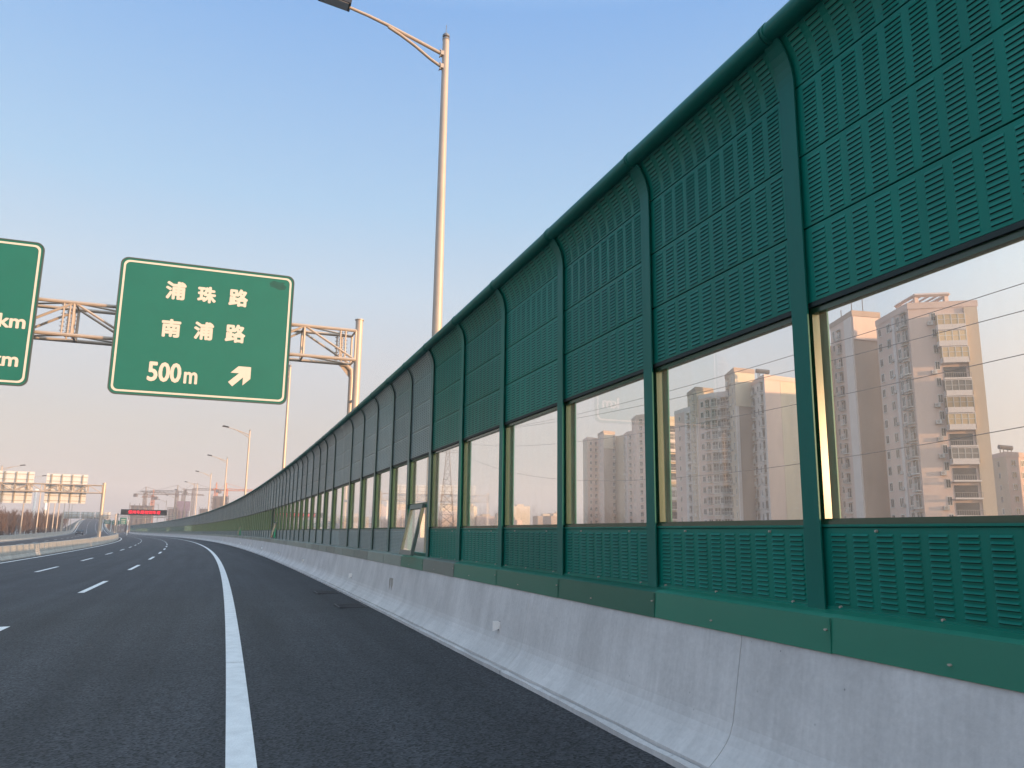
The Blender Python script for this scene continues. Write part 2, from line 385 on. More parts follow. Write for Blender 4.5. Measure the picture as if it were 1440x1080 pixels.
def sheet(mb, x0, x1, zs, dep=0.0):
    for a, b in zip(zs[:-1], zs[1:]):
        mb.add((surf(x0, a, dep), surf(x1, a, dep), surf(x1, b, dep), surf(x0, b, dep)), ((0, 1, 2, 3),), 0)
def panel(mb, z0, z1, rows=14, edge=.026, dep=.0062, rt=.74):
    x0, x1 = -BW/2+.012, BW/2-.012
    g = .006
    n = 1 if z1 <= BEND+.001 else 8
    zs = [z0+g+(z1-z0-2*g)*i/n for i in range(n+1)]
    sheet(mb, x0, x1, zs)
    for z in (zs[0], zs[-1]):               # folded edges
        a, b = surf(x0, z, 0), surf(x1, z, 0)
        mb.add((a, b, (x1, b[1]+.085, b[2]), (x0, a[1]+.085, a[2])), ((0, 1, 2, 3),), 0)
    p = (z1-z0-2*edge)/rows; cw = (BW-.15-.05)/10
    for c in range(10):
        xc = -(BW-.15-.05)/2+cw*(c+.5)
        for r in range(rows):
            za = z0+edge+p*r; louvre(mb, xc-cw*.345, xc+cw*.345, za+.002, za+p*rt, dep)
def back_sheet(mb, zs):
    x0, x1 = -BW/2+.012, BW/2-.012
    for a, b in zip(zs[:-1], zs[1:]):
        mb.add(((x0, yo(a)+.13, a), (x1, yo(a)+.13, a), (x1, yo(b)+.13, b), (x0, yo(b)+.13, b)), ((3, 2, 1, 0),), 0)
mb = MB(); PH = (BEND-Z_HEAD)/3
for i in range(3): panel(mb, Z_HEAD+PH*i, Z_HEAD+PH*(i+1))
panel(mb, BEND+.0001, 4.95, rows=10)
mb.box((-BW/2+.012,   .034, 2.990), (BW/2-.012, .125, Z_HEAD+.001), 2)
back_sheet(mb, [Z_HEAD, 3.6, BEND]+[BEND+(4.88-BEND)*i/6 for i in range(1, 7)])
ME_upper = mb.mesh('upper_panel', [M_green, M_slot, M_rail_d])
mb = MB(); panel(mb, Z_CLAD, 1.585, rows=14, edge=.03, dep=.0125, rt=.66); back_sheet(mb, [.9, 1.59])
mb.box((-BW/2+.01, .030, 1.585), (BW/2-.01, .13, 1.60)); mb.box((-BW/2+.01, .026, .92), (BW/2-.01, .038, Z_CLAD+.015))
for x_, z_ in ((-.75, 1.116), (.1, 1.116), (.82, 1.116), (-.55, 1.56), (.5, 1.56)): mb.tube([(x_, .044, z_), (x_, .024, z_)], [.009, .007], 8, 2)
ME_lower = mb.mesh('lower_panel', [M_green, M_slot, M_galv])
def frame_mesh(z0, z1, x0, x1, w=.035):
    mb = MB(); ya, yb = .056, .112
    mb.box((x0, ya, z0), (x1, yb, z0+w)); mb.box((x0, ya, z1-w), (x1, yb, z1))
    mb.box((x0, ya, z0+w), (x0+w, yb, z1-w)); mb.box((x1-w, ya, z0+w), (x1, yb, z1-w))
    mb.box((x0-.03, .036, z0-.002), (x1+.03, ya-.001, z0+.022))
    return mb
FX0, FX1 = -BW/2+.03, BW/2-.03
ME_frame = frame_mesh(1.601, 2.988, FX0, FX1).mesh('window_frame', [M_frame])
mb = MB(); mb.box((FX0+.033, .08, 1.634), (FX1-.033, .09, 2.955)); ME_pane = mb.mesh('glass_pane', [M_glass])
mb = MB(); z = 4.982
mb.tube([(-BW/2+.004, -.115, z), (BW/2-.004, -.115, z)], .074, 14)
for e in (-BW/2+.006, BW/2-.03): mb.tube([(e, -.115, z), (e+.024, -.115, z)], .080, 14)
ME_pipe = mb.mesh('top_pipe', [M_green_d])
for me in (ME_pipe,):
    me.polygons.foreach_set('use_smooth', [True]*len(me.polygons)); me.set_sharp_from_angle(angle=R(40))
mb = MB()                                  # folded base sheet, slipped over the top of the concrete
P = [(.030, Z_CLAD), (-.085, Z_CLAD-.012), (-.118, Z_CLAD-.03), (-.128, .872), (-.098, .862)]
for (a, za), (b, zb) in zip(P[:-1], P[1:]): mb.add(((-.5, a, za), (.5, a, za), (.5, b, zb), (-.5, b, zb)), ((0, 1, 2, 3)[::-1],), 0)
mb.box((-.5, -.131, .872), (-.4935, -.127, Z_CLAD-.035))
for x_, z_ in ((-.48, 1.0), (.1, .93)): mb.tube([(x_, -.120, z_), (x_, -.134, z_)], [.006, .006], 8, 1)
ME_clad = mb.mesh('base_cladding', [M_clad, M_galv])
nb = thing('noise_barrier', 'tall dark green louvred noise barrier wall with clear window panes, curving along the right side', 'noise barrier', W(4.05, D, 0))
def bay_matrix(sa, sb, scale=True):
    a, b = W(sa, D), W(sb, D); e = b-a; L_ = e.length
    X = e.normalized(); Zv = Vector((0, 0, 1)); Y = Zv.cross(X); Y.normalize()   # left of travel
    M = Matrix(((X.x, -Y.x, 0, 0), (X.y, -Y.y, 0, 0), (X.z, 0, 1, 0), (0, 0, 0, 1)))
    # superelevation: the wall stands square to the road
    M = M @ Matrix(((1, 0, 0, 0), (0, 1, 0, 0), (0, 0, 1, 0), (0, 0, 0, 1)))
    S = Matrix.Diagonal(((L_/BW) if scale else 1, 1, 1, 1))
    return Matrix.Translation((a+b)/2) @ M @ S
OPEN = {5: 'grey framed sash standing open, tilted out from the nearest open bay', 23: 'grey framed sash standing open in the second open bay', 41: 'grey framed sash standing open in the farthest open bay'}
def stud_mesh():
    mb = MB(); mb.box((-.02, .05, 1.6), (.02, .1, 3.01)); return mb.mesh('mullion', [M_frame])
def sash_meshes():
    mb = MB(); x0, x1 = -.66, .44; ya, yb = -.03, .03; H = -.97; w = .09
    mb.box((x0, ya, H), (x1, yb, H+w)); mb.box((x0, ya, -w), (x1, yb, 0)); mb.box((x0, ya, H+w), (x0+w, yb, -w)); mb.box((x1-w, ya, H+w), (x1, yb, -w))
    g = MB(); g.box((x0+w-.01, -.006, H+w-.01), (x1-w+.01, .006, -w+.01))
    return mb.mesh('open_sash', [M_gray]), g.mesh('glass_pane', [M_glass])
ME_sash, ME_sglass = sash_meshes()
ME_half = frame_mesh(2.06, 2.988, FX0, FX1).mesh('window_frame', [M_frame])
mb = MB(); mb.box((FX0+.033, .08, 2.093), (FX1-.033, .09, 2.955)); ME_hpane = mb.mesh('glass_pane', [M_glass])
mb = MB(); x0, x1 = FX0, FX1
mb.box((x0, .03, 1.10), (x1, .12, 1.16)); mb.box((x0, .03, 2.0), (x1, .12, 2.055)); mb.box((x0, .03, 1.16), (x0+.06, .12, 2.0)); mb.box((x1-.06, .03, 1.16), (x1, .12, 2.0))
mb.box((x0-.02, .026, .92), (x1+.02, .12, 1.10))
ME_opening = mb.mesh('opening_frame', [M_green_d])
NEAR = range(-3, 97)
def remat(me, m):
    c = me.copy(); c.name = me.name
    for i, x_ in enumerate(c.materials):
        if x_ in m: c.materials[i] = m[x_]
    return c
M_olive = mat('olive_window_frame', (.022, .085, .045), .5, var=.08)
DM = {M_frame: M_olive, M_green: M_greygreen, M_green_d: M_greygreen_d, M_clad: M_greyclad}
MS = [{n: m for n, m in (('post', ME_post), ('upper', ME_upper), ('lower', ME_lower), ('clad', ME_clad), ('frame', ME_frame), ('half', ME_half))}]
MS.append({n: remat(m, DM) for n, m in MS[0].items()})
stuffbays = list(range(-9, -3))+list(range(97, 300))
for k in NEAR:
    sa, sb = post_s(k), post_s(k+1); M = bay_matrix(sa, sb); ms = MS[1 if k >= 5 else 0]
    pa = W(sa, D); t = curv_heading(sa)
    if k == 11: inst('mullion', stud_mesh(), Matrix.Translation(pa) @ Matrix.Rotation(t+R(90), 4, 'Z') @ Matrix.Scale(-1, 4, (0, 1, 0)) if False else Matrix.Translation(pa) @ Matrix(((-math.sin(t), math.cos(t), 0, 0), (math.cos(t), math.sin(t), 0, 0), (0, 0, 1, 0), (0, 0, 0, 1))), nb)
    else: inst('post', ms['post'], Matrix.Translation(pa) @ Matrix(((-math.sin(t), math.cos(t), 0, 0), (math.cos(t), math.sin(t), 0, 0), (0, 0, 1, 0), (0, 0, 0, 1))), nb)
    inst('upper_panel', ms['upper'], M, nb); inst('top_pipe', ME_pipe, M, nb)
    if k in OPEN:
        f = inst('window_frame', ms['half'], M, nb); g = bpy.data.objects.new('glass_pane', ME_hpane)
        inst('opening_frame', ME_opening, M, nb)
        sM = M @ Matrix.Translation((0, .0, 2.06)) @ Matrix.Rotation(R(-12), 4, 'X')
        so = inst('open_sash', ME_sash, sM, nb); so['label'] = OPEN[k]
        sg = bpy.data.objects.new('glass_pane', ME_sglass); C.objects.link(sg); sg.parent = so
    else:
        inst('lower_panel', ms['lower'], M, nb)
        f = inst('window_frame', ms['frame'], M, nb); g = bpy.data.objects.new('glass_pane', ME_pane)
    C.objects.link(g); g.parent = f
    o = .26
    Mc = bay_matrix(sa-o, sb-o)
    inst('base_cladding', MS[1 if k >= 4 and k != 5 else 0]['clad'], Mc @ Matrix.Diagonal((BW, 1, 1, 1)), nb)
# bays too far to tell apart: the rest of the wall in one part each
B_post, B_pan, B_win, B_gl, B_pipe = MB(), MB(), MB(), MB(), MB()
zsp = [Z_LOW+.02, BEND, 4.65, Z_TOP]
for k in stuffbays:
    sa, sb = post_s(k), post_s(k+1); M = bay_matrix(sa, sb); x0, x1 = -BW/2, BW/2
    q = MB(); sweep_plate(q, x0-.075, x0+.075, 0, .169, zs=zsp); B_post.add([M @ Vector(p) for p in q.v], q.f)
    q = MB(); sweep_plate(q, x0+.075, x1-.075, .04, .12, zs=[Z_HEAD, BEND, 4.65, 4.92]); sweep_plate(q, x0+.075, x1-.075, .04, .12, zs=[.9, 1.6])
    q.add([(x0, a, z) for a, z in P]+[(x1, a, z) for a, z in P], [(i, i+1, i+1+len(P), i+len(P)) for i in range(len(P)-1)])
    B_pan.add([M @ Vector(p) for p in q.v], q.f)
    q = frame_mesh(1.601, Z_HEAD-.003, FX0, FX1); B_win.add([M @ Vector(p) for p in q.v], q.f)
    q = MB(); q.box((FX0+.033, .08, 1.634), (FX1-.033, .09, Z_HEAD-.036)); B_gl.add([M @ Vector(p) for p in q.v], q.f)
    q = MB(); q.tube([(x0, -.115, z := 4.985), (x1, -.115, z)], .082, 8); B_pipe.add([M @ Vector(p) for p in q.v], q.f)
for nm, b, m in (('distant_posts', B_post, M_greygreen_d), ('distant_panels', B_pan, M_greygreen), ('distant_window_frames', B_win, M_olive), ('distant_glass_panes', B_gl, M_glass), ('distant_top_pipes', B_pipe, M_green_d)):
    o = part(nm, b, m, nb); o['kind'] = 'stuff'

# ------------------------------------------------------------------ lettering
def text_mesh(s, size, bold=0.0, sx=1.0, width=None):
    """lettering centred on the origin in the x-z plane, lying just in front of it; bold widens every stroke"""
    cu = bpy.data.curves.new('lettering', 'FONT'); cu.body = s; cu.size = 1; cu.resolution_u = 3
    o = bpy.data.objects.new('lettering', cu); C.objects.link(o)
    bpy.context.view_layer.update(); dg = bpy.context.evaluated_depsgraph_get()
    me = bpy.data.meshes.new_from_object(o.evaluated_get(dg))
    vs = [v.co.copy() for v in me.vertices]; fs = [tuple(p.vertices) for p in me.polygons]
    bpy.data.objects.remove(o); bpy.data.curves.remove(cu); bpy.data.meshes.remove(me)
    x0, x1 = min(v.x for v in vs), max(v.x for v in vs); y0, y1 = min(v.y for v in vs), max(v.y for v in vs)
    k = (size-2*bold)/(y1-y0); kx = k*sx if width is None else (width-2*bold)/(x1-x0); out = MB()
    for i, (dx, dz) in enumerate([(0, 0), (1, 0), (-1, 0), (0, 1), (0, -1), (.7, .7), (-.7, .7), (.7, -.7), (-.7, -.7)] if bold else [(0, 0)]):
        out.add([((v.x-(x0+x1)/2)*kx+dx*bold, -.002-.0006*i, (v.y-(y0+y1)/2)*k+dz*bold) for v in vs], fs)
    return out, (x1-x0)*kx
def sign_frame(s, d, z):                    # local frame of a board square to the road: x right, -y towards the viewer, z up
    t = curv_heading(s); p = W(s, 0); o = Vector((p.x+d*math.cos(t), p.y+d*math.sin(t), z))
    return Matrix.Translation(o) @ Matrix.Rotation(t, 4, 'Z')
def rrect(w, h, r, n=6):
    P = []
    for cx, cz, a0 in ((w/2-r, -h/2+r, -90), (w/2-r, h/2-r, 0), (-w/2+r, h/2-r, 90), (-w/2+r, -h/2+r, 180)):
        for i in range(n+1):
            a = R(a0+90*i/n); P.append((cx+r*math.cos(a), cz+r*math.sin(a)))
    return P
def plate(mb, poly, y0, y1, M):
    n = len(poly); mb.add([M @ Vector((p[0], y0, p[1])) for p in poly]+[M @ Vector((p[0], y1, p[1])) for p in poly],
                          [tuple(range(n)), tuple(range(2*n-1, n-1, -1))]+[(i, n+i, n+(i+1) % n, (i+1) % n) for i in range(n)])
def ring(mb, pa, pb, y0, y1, M):
    n = len(pa); V = lambda P, y: [M @ Vector((p[0], y, p[1])) for p in P]
    mb.add(V(pa, y0)+V(pb, y0)+V(pa, y1)+V(pb, y1), [f for i in range(n) for f in ((i, (i+1) % n, n+(i+1) % n, n+i), (i, 2*n+i, 2*n+(i+1) % n, (i+1) % n), (n+i, n+(i+1) % n, 3*n+(i+1) % n, 3*n+i))])
def road_sign(name, label, cat, s, d, z, w, h, items, r=.22, small=False, group=None):
    M = sign_frame(s, d, z); t = thing(name, label, cat, M.translation, group)
    mb = MB(); plate(mb, rrect(w, h, r), 0, .05, M); part('board', mb, M_sgreen, t)
    if not small:
        mb = MB(); i = .07; b = .062
        ring(mb, rrect(w-2*i, h-2*i, r-i*.6), rrect(w-2*i-2*b, h-2*i-2*b, r-i*.6-b*.5), -.006, -.001, M); part('border', mb, M_scream, t)
        mb = MB()
        ring(mb, rrect(w+.05, h+.05, r+.02), rrect(w-.02, h-.02, r), -.012, .055, M); part('edge_trim', mb, M_edge, t)
        mb = MB()
        for q in range(4): mb.box((-w/2+.3, .055, -h/2+.4+q*(h-.8)/3), (w/2-.3, .13, -h/2+.48+q*(h-.8)/3), 0, M)
        for q in (-.33, 0, .33): mb.box((w*q-.05, .13, -h/2+.2), (w*q+.05, .24, h/2-.2), 0, M)
        part('back_rail', mb, M_rib, t)
    for it in items:
        if it[0] == 'arrow':
            _, dx, dz, sc = it; mb = MB()
            A = [(-.5, -.30), (-.30, -.5), (.16, -.03), (.16, -.42), (.5, -.08), (.5, .5), (-.08, .5), (-.42, .16), (-.03, .16)]
            plate(mb, [(dx+a*sc, dz+b*sc) for a, b in A], -.008, -.001, M); part('arrow', mb, M_scream, t)
        else:
            _, body, dx, dz, size, off, sx = it[:7]; wd = it[7] if len(it) > 7 else None
            q, _w = text_mesh(body, size, off, sx, wd); mb = MB(); mb.add([M @ Vector((p[0]+dx, p[1]-.001, p[2]+dz)) for p in q.v], q.f); part('lettering', mb, M_scream, t)
    return t
SG = 27.4; gz = 0
w, h = 5.47, 4.53; d0 = -1.05; zc = 8.05
def it(body, d, z, size, off=.026, sx=1.0, wd=None): return ('t', body, d-d0, z-zc, size, off, sx, wd)
road_sign('gantry_sign', 'large green motorway sign with Chinese road names, 500 m and a slanted arrow', 'road sign', SG, d0, zc, w, h,
          [it('浦', -2.08, 9.37, .63), it('珠', -1.11, 9.34, .58), it('路', -.10, 9.35, .62), it('南', -2.12, 8.07, .62), it('浦', -1.11, 8.08, .62), it('路', -.11, 8.09, .64),
           it('500', -2.19, 6.58, .66, .024, 1, 1.02), it('m', -1.39, 6.45, .40, .018, 1, .42), ('arrow', .13-d0, 6.62-zc, .70)], group=None)
st = [o for o in C.objects if o.get('label', '').startswith('large green motorway sign with Chinese')][0]; Ms = sign_frame(SG, d0, zc); mb = MB()
plate(mb, [(1.95+a, 1.93+b) for a, b in ((-.03, .02), (.02, -.10), (.17, -.13), (.33, -.19), (.50, -.16), (.56, -.05), (.44, .04), (.50, .10), (.28, .09), (.1, .13))], -.005, -.001, Ms)
part('paint_smudge', mb, mat('sign_smudge_green', (.004, .085, .075), .6, var=.3, vscale=4), st)
w2 = 5.5; d2 = -6.04-w2/2
road_sign('gantry_sign', 'large green motorway sign cut off at the left picture edge, showing only km', 'road sign', SG, d2, 8.13, w2, 4.6,
          [('t', 'km', -6.64-d2, 7.83-8.13, .45, .018, 1.0, .74), ('t', 'km', -6.70-d2, 6.62-8.13, .45, .018, 1.0, .74)])

# ------------------------------------------------------------------ gantry in front
def truss(mb, s0, s1, da, db, zlo, zhi, step, rc, rb, zf=None):
    def Pt(s, d, z):
        t = curv_heading(SGX); p = W(SGX, 0); e = s-SGX
        return Vector((p.x+d*math.cos(t)-e*math.sin(t), p.y+d*math.sin(t)+e*math.cos(t), z))
    SGX = (s0+s1)/2
    for s in (s0, s1):
        for z in (zlo, zhi): mb.tube([Pt(s, da, z), Pt(s, db, z)], rc, 8)
    n = max(1, round(abs(db-da)/step)); D_ = [da+(db-da)*i/n for i in range(n+1)]
    for i, d in enumerate(D_):
        for s in (s0, s1):
            mb.tube([Pt(s, d, zlo), Pt(s, d, zhi)], rb, 6)
            if i < n:
                up = i % 2 == 0
                mb.tube([Pt(s, d, zlo if up else zhi), Pt(s, D_[i+1], zhi if up else zlo)], rb, 6)
        for z in (zlo, zhi):
            mb.tube([Pt(s0, d, z), Pt(s1, d, z)], rb*.9, 6)
            if i < n: mb.tube([Pt(s0 if i % 2 else s1, d, z), Pt(s1 if i % 2 else s0, D_[i+1], z)], rb*.8, 6)
    return Pt
g = thing('sign_gantry', 'warm grey steel truss gantry over the road carrying the two large green signs', 'sign gantry', W(28.2, 4.1, 0))
mb = MB(); Pt = truss(mb, 27.75, 28.65, 4.0, -12.3, 7.62, 8.70, 1.72, .062, .043); o = part('truss_beam', mb, M_galv, g); shade_auto(o)
mb = MB(); mb.tube([Pt(27.85, 4.12, -.2), Pt(27.85, 4.12, 9.12)], .135, 16); mb.tube([Pt(27.85, 4.12, 9.12), Pt(27.85, 4.12, 9.15)], .165, 16); shade_auto(part('post', mb, M_galv, g))
mb = MB(); mb.tube([Pt(28.65, 4.05, -.2), Pt(28.65, 4.05, 7.1), Pt(28.65, 4.02, 7.4), Pt(28.65, 3.85, 7.58), Pt(28.65, 3.6, 7.62)], .10, 12); shade_auto(part('brace_post', mb, M_galv, g))
for z in (.8, 2.6, 4.4, 6.2): mb = MB(); mb.tube([Pt(27.85, 4.1, z), Pt(28.65, 4.05, z)], .05, 6); part('tie_brace', mb, M_galv, g)
mb = MB()
mb.add([Pt(e, d_, z_) for e in (28.64, 28.66) for d_, z_ in ((4.0, 7.55), (3.6, 7.55), (3.98, 7.1))], [(0, 1, 2), (5, 4, 3), (0, 3, 4, 1), (1, 4, 5, 2), (2, 5, 3, 0)])
part('gusset_plate', mb, M_galv, g)
mb = MB(); mb.tube([Pt(28.2, -12.3, -.6), Pt(28.2, -12.3, 9.1)], .16, 14); shade_auto(part('post', mb, M_galv, g))
for dd in (3.55, -5.25):                    # bolted splice plates in the truss
    for s in (27.75, 28.65):
        mb = MB()
        for e in (-.09, .09):
            a = Pt(s, dd+e, 7.66); b = Pt(s, dd+e, 8.66); mb.tube([a, b], .03, 6)
            for q in range(7): z = 7.75+q*.14; mb.tube([Pt(s, dd+e-.07, z), Pt(s, dd+e+.07, z)], .018, 5, 1)
        part('bolted_splice', mb, [M_galv, M_ins], g)

# ------------------------------------------------------------------ street lamps
def lamp_meshes():
    H = 12.42
    m1 = MB(); m1.tube([(0, 0, -.15), (0, 0, 0), (0, 0, H)], [.135, .135, .075], 14)
    m2 = MB(); m2.tube([(0, 0, H), (0, 0, H+.03), (0, 0, H+.06), (0, 0, H+.08), (0, 0, H+.12), (0, 0, H+.16)], [.085, .085, .06, .085, .085, .05], 12); m2.tube([(0, 0, H+.16), (0, 0, H+.38)], .008, 5)
    a = MB()
    up = [(-.1, 0, H-.36), (-.62, 0, H-.19), (-1.32, 0, H+.03), (-1.8, 0, H+.16), (-2.22, 0, H+.25)]
    a.tube(up, [.042, .042, .04, .036, .034], 10)
    lo = [(-.1, 0, H-.68), (-.35, 0, H-.55), (-.72, 0, H-.31), (-1.05, 0, H-.13), (-1.34, 0, H+.0)]
    a.tube(lo, .036, 10)
    for z in (H-.36, H-.68):
        a.box((-.12, -.06, z-.05), (-.02, .06, z+.05))
        for e in (-.07, .07): a.tube([(-.13, -.05, z+e), (-.13, .05, z+e)], .014, 5)
    hd = MB(); x0, x1 = -2.95, -2.26
    Mh = Matrix.Translation((-2.2, 0, H+.27)) @ Matrix.Rotation(R(8), 4, 'Y')
    hd.box((-.70, -.16, -.02), (0, .16, .07), 0, Mh); hd.box((-.62, -.13, .07), (-.08, .13, .11), 0, Mh)
    for i in range(6): hd.box((-.6+.09*i, -.14, .11), (-.58+.09*i, .14, .135), 0, Mh)
    ln = MB(); ln.box((-.66, -.135, -.035), (-.05, .135, -.0215), 0, Mh)
    return [('pole', m1.mesh('pole', [M_galv])), ('pole_cap', m2.mesh('pole_cap', [M_ins])), ('lamp_arm', a.mesh('lamp_arm', [M_galv])), ('lamp_head', hd.mesh('lamp_head', [M_dark])), ('lamp_lens', ln.mesh('lamp_lens', [M_lens]))]
LM = lamp_meshes()
for n_, me in LM[:3]:
    me.polygons.foreach_set('use_smooth', [True]*len(me.polygons)); me.set_sharp_from_angle(angle=R(40))
def lamp(s, d, z0, label, group, right=True, hs=1.0):
    p = WL(s, d, 0); p.z += z0; t = thing('street_lamp', label, 'street lamp', p, group)
    M = Matrix.Translation(p) @ Matrix.Rotation(curv_heading(s)+(0 if right else math.pi), 4, 'Z') @ Matrix.Diagonal((1, 1, hs, 1))
    objs = {n: inst(n, me, M, t) for n, me in LM}
    ln = objs['lamp_lens']; ln.parent = objs['lamp_head']; ln.matrix_basis = Matrix()
ORD = ['tall street lamp nearest the viewer, its arm reaching over the road above the green wall', 'second street lamp behind the green wall, its top hidden behind the large green sign',
       'third street lamp behind the green wall, whole arm visible right of the large sign', 'fourth street lamp behind the green wall, just left of the third', 'fifth street lamp behind the green wall, near the tower cranes', 'sixth street lamp behind the green wall, in front of the purple topped block']
for i, s in enumerate((15.8, 53.4, 90.3, 126, 160.5, 196, 233, 270, 307, 344, 381, 418)):
    lamp(s, 3.92, 0, ORD[i] if i < 6 else 'faint far street lamp behind the distant end of the green wall', 'street lamps behind the noise barrier', True, 1.022 if i == 0 else 1.0)
LL = ['leftmost street lamp beyond the opposite road, partly behind the sign backs', 'second street lamp from the left beyond the opposite road', 'third street lamp from the left beyond the opposite road', 'fourth street lamp from the left beyond the opposite road']
for i, s in enumerate((132.3, 158.5, 182, 203, 220, 236, 262, 299, 336)):
    lamp(s, -25.95, .7, LL[i] if i < 4 else 'small far street lamp in the row beyond the opposite road', 'street lamps beyond the opposite road', False, .80)

# ------------------------------------------------------------------ far gantries
def sign_back(name, label, s, d0, d1, z0, z1, group, ribs=6, posts=4):
    M = sign_frame(s, (d0+d1)/2, (z0+z1)/2); w, h = d1-d0, z1-z0; t = thing(name, label, 'road sign', M.translation, group)
    mb = MB(); mb.box((-w/2, .0, -h/2), (w/2, .05, h/2), 0, M); part('board', mb, M_salu, t)
    mb = MB()
    for i in range(ribs): z = -h/2+h*(i+.5)/ribs; mb.box((-w/2+.03, -.06, z-.03), (w/2-.03, -.001, z+.03), 0, M)
    part('cross_rib', mb, M_rib, t)
    for i in range(posts):
        mb = MB(); x = -w/2+w*(i+.5)/posts; mb.box((x-.07, -.16, -h/2+.05), (x+.07, -.061, h/2-.05), 0, M); part('support_rail', mb, M_rib, t)
s = 119
GB = 'pale backs of signs facing the opposite road'
sign_back('rear_view_sign', 'pale ribbed back of a motorway sign over the opposite road, beside the gantry post', s, -18.7, -13.9, 4.53, 8.35, GB)
sign_back('rear_view_sign', 'pale ribbed back of a motorway sign at the left picture edge', s, -25.4, -20.1, 4.42, 8.5, GB)
g = thing('sign_gantry', 'grey truss gantry over the opposite road carrying two sign backs', 'sign gantry', WL(119, -11.8))
mb = MB(); Pt = truss(mb, 117.6, 118.5, -12.0, -27.0, 5.95, 6.95, 1.6, .075, .05); part('truss_beam', mb, M_galv, g)
for dd in (-11.8, -27.2):
    mb = MB(); mb.tube([Pt(118, dd, plane_z(118, dd)), Pt(118, dd, 7.3)], .22, 12); shade_auto(part('post', mb, M_galv, g))
s = 300
for (a, b, lab) in ((-27.4, -22.6, 'small far sign back over the opposite road, left of three'), (-22.3, -18.3, 'small far sign back over the opposite road, middle of three'), (-18.0, -13.6, 'small far sign back over the opposite road, right of three')):
    sign_back('rear_view_sign', lab, s, a, b, 4.0, 6.3, GB, 4, 3)
g = thing('sign_gantry', 'small far gantry over the opposite road carrying three sign backs', 'sign gantry', WL(299, -11.8))
mb = MB(); Pt = truss(mb, 298.2, 299.1, -12.0, -27.6, 4.5, 5.4, 1.9, .08, .05); part('truss_beam', mb, M_galv, g)
for dd in (-11.9, -27.6):
    mb = MB(); mb.tube([Pt(298.6, dd, -2.5), Pt(298.6, dd, 5.8)], .2, 10); part('post', mb, M_galv, g)
# LED board over our road
s = 270; M = sign_frame(s, -4.62, 6.05)
t = thing('led_display', 'long black electronic display with glowing red Chinese characters over the road', 'electronic display', M.translation)
mb = MB(); mb.box((-6.5, 0, -.80), (6.5, .35, .80), 0, M); part('display_case', mb, M_ledb, t)
mb = MB(); ring(mb, [(-6.5, -.8), (6.5, -.8), (6.5, .8), (-6.5, .8)], [(-6.4, -.7), (6.4, -.7), (6.4, .7), (-6.4, .7)], -.04, -.001, M); part('display_frame', mb, M_dark, t)
for body, dx in (('保持车距', -2.2), ('控制车速', 2.35)):
    q, _w = text_mesh(body, 1.05, 0); mb = MB(); mb.add([M @ Vector((p[0]+dx, p[1]-.002, p[2])) for p in q.v], q.f); part('lettering', mb, M_led, t)
g = thing('sign_gantry', 'slim grey gantry over our road carrying the red electronic display', 'sign gantry', W(271, 4.3))
mb = MB(); Pt = truss(mb, 270.8, 271.6, 4.2, -11.8, 4.55, 5.2, 1.8, .08, .05); part('truss_beam', mb, M_galv, g)
for dd in (4.3, -11.8):
    mb = MB(); mb.tube([Pt(271.2, dd, -1.6), Pt(271.2, dd, 5.6)], .2, 10); part('post', mb, M_galv, g)
# small green signs at the far bend
for a, b, z0, z1, lab in ((-7.6, -4.9, 2.7, 5.6, 'tallest of the three small distant green signs, nearest the wall end'), (-10.7, -7.8, 2.5, 4.3, 'small distant green sign, middle of the far three'), (-13.8, -11.3, 2.8, 4.25, 'small distant green sign, leftmost of the far three')):
    hh = z1-z0
    road_sign('gantry_sign', lab, 'road sign', 400, (a+b)/2, (z0+z1)/2, b-a, hh, [], r=.15, small=True, group='small green signs at the far bend')
    tt = [o for o in C.objects if o.get('label') == lab][0]; M = sign_frame(400, (a+b)/2, (z0+z1)/2)
    mb = MB(); ww = b-a
    for q in range(2 if hh < 2 else 3):
        zz = hh*(.22-.27*q) if hh > 2 else hh*(.18-.36*q)
        for c in range(4): mb.box((-ww*.32+c*ww*.17, -.03, zz-.16), (-ww*.32+c*ww*.17+ww*.11, -.001, zz+.16), 0, M)
    part('lettering', mb, M_scream, tt)
g = thing('sign_gantry', 'tiny pale gantry at the far bend carrying small green signs', 'sign gantry', W(401, -4.2))
mb = MB(); Pt = truss(mb, 400.4, 401.2, -4.0, -14.5, 3.3, 4.0, 1.8, .09, .05); part('truss_beam', mb, M_galv, g)
for dd in (-4.2, -10.9, -14.4):
    mb = MB(); mb.tube([Pt(400.8, dd, -3), Pt(400.8, dd, 4.6)], .22, 10); part('post', mb, M_salu, g)

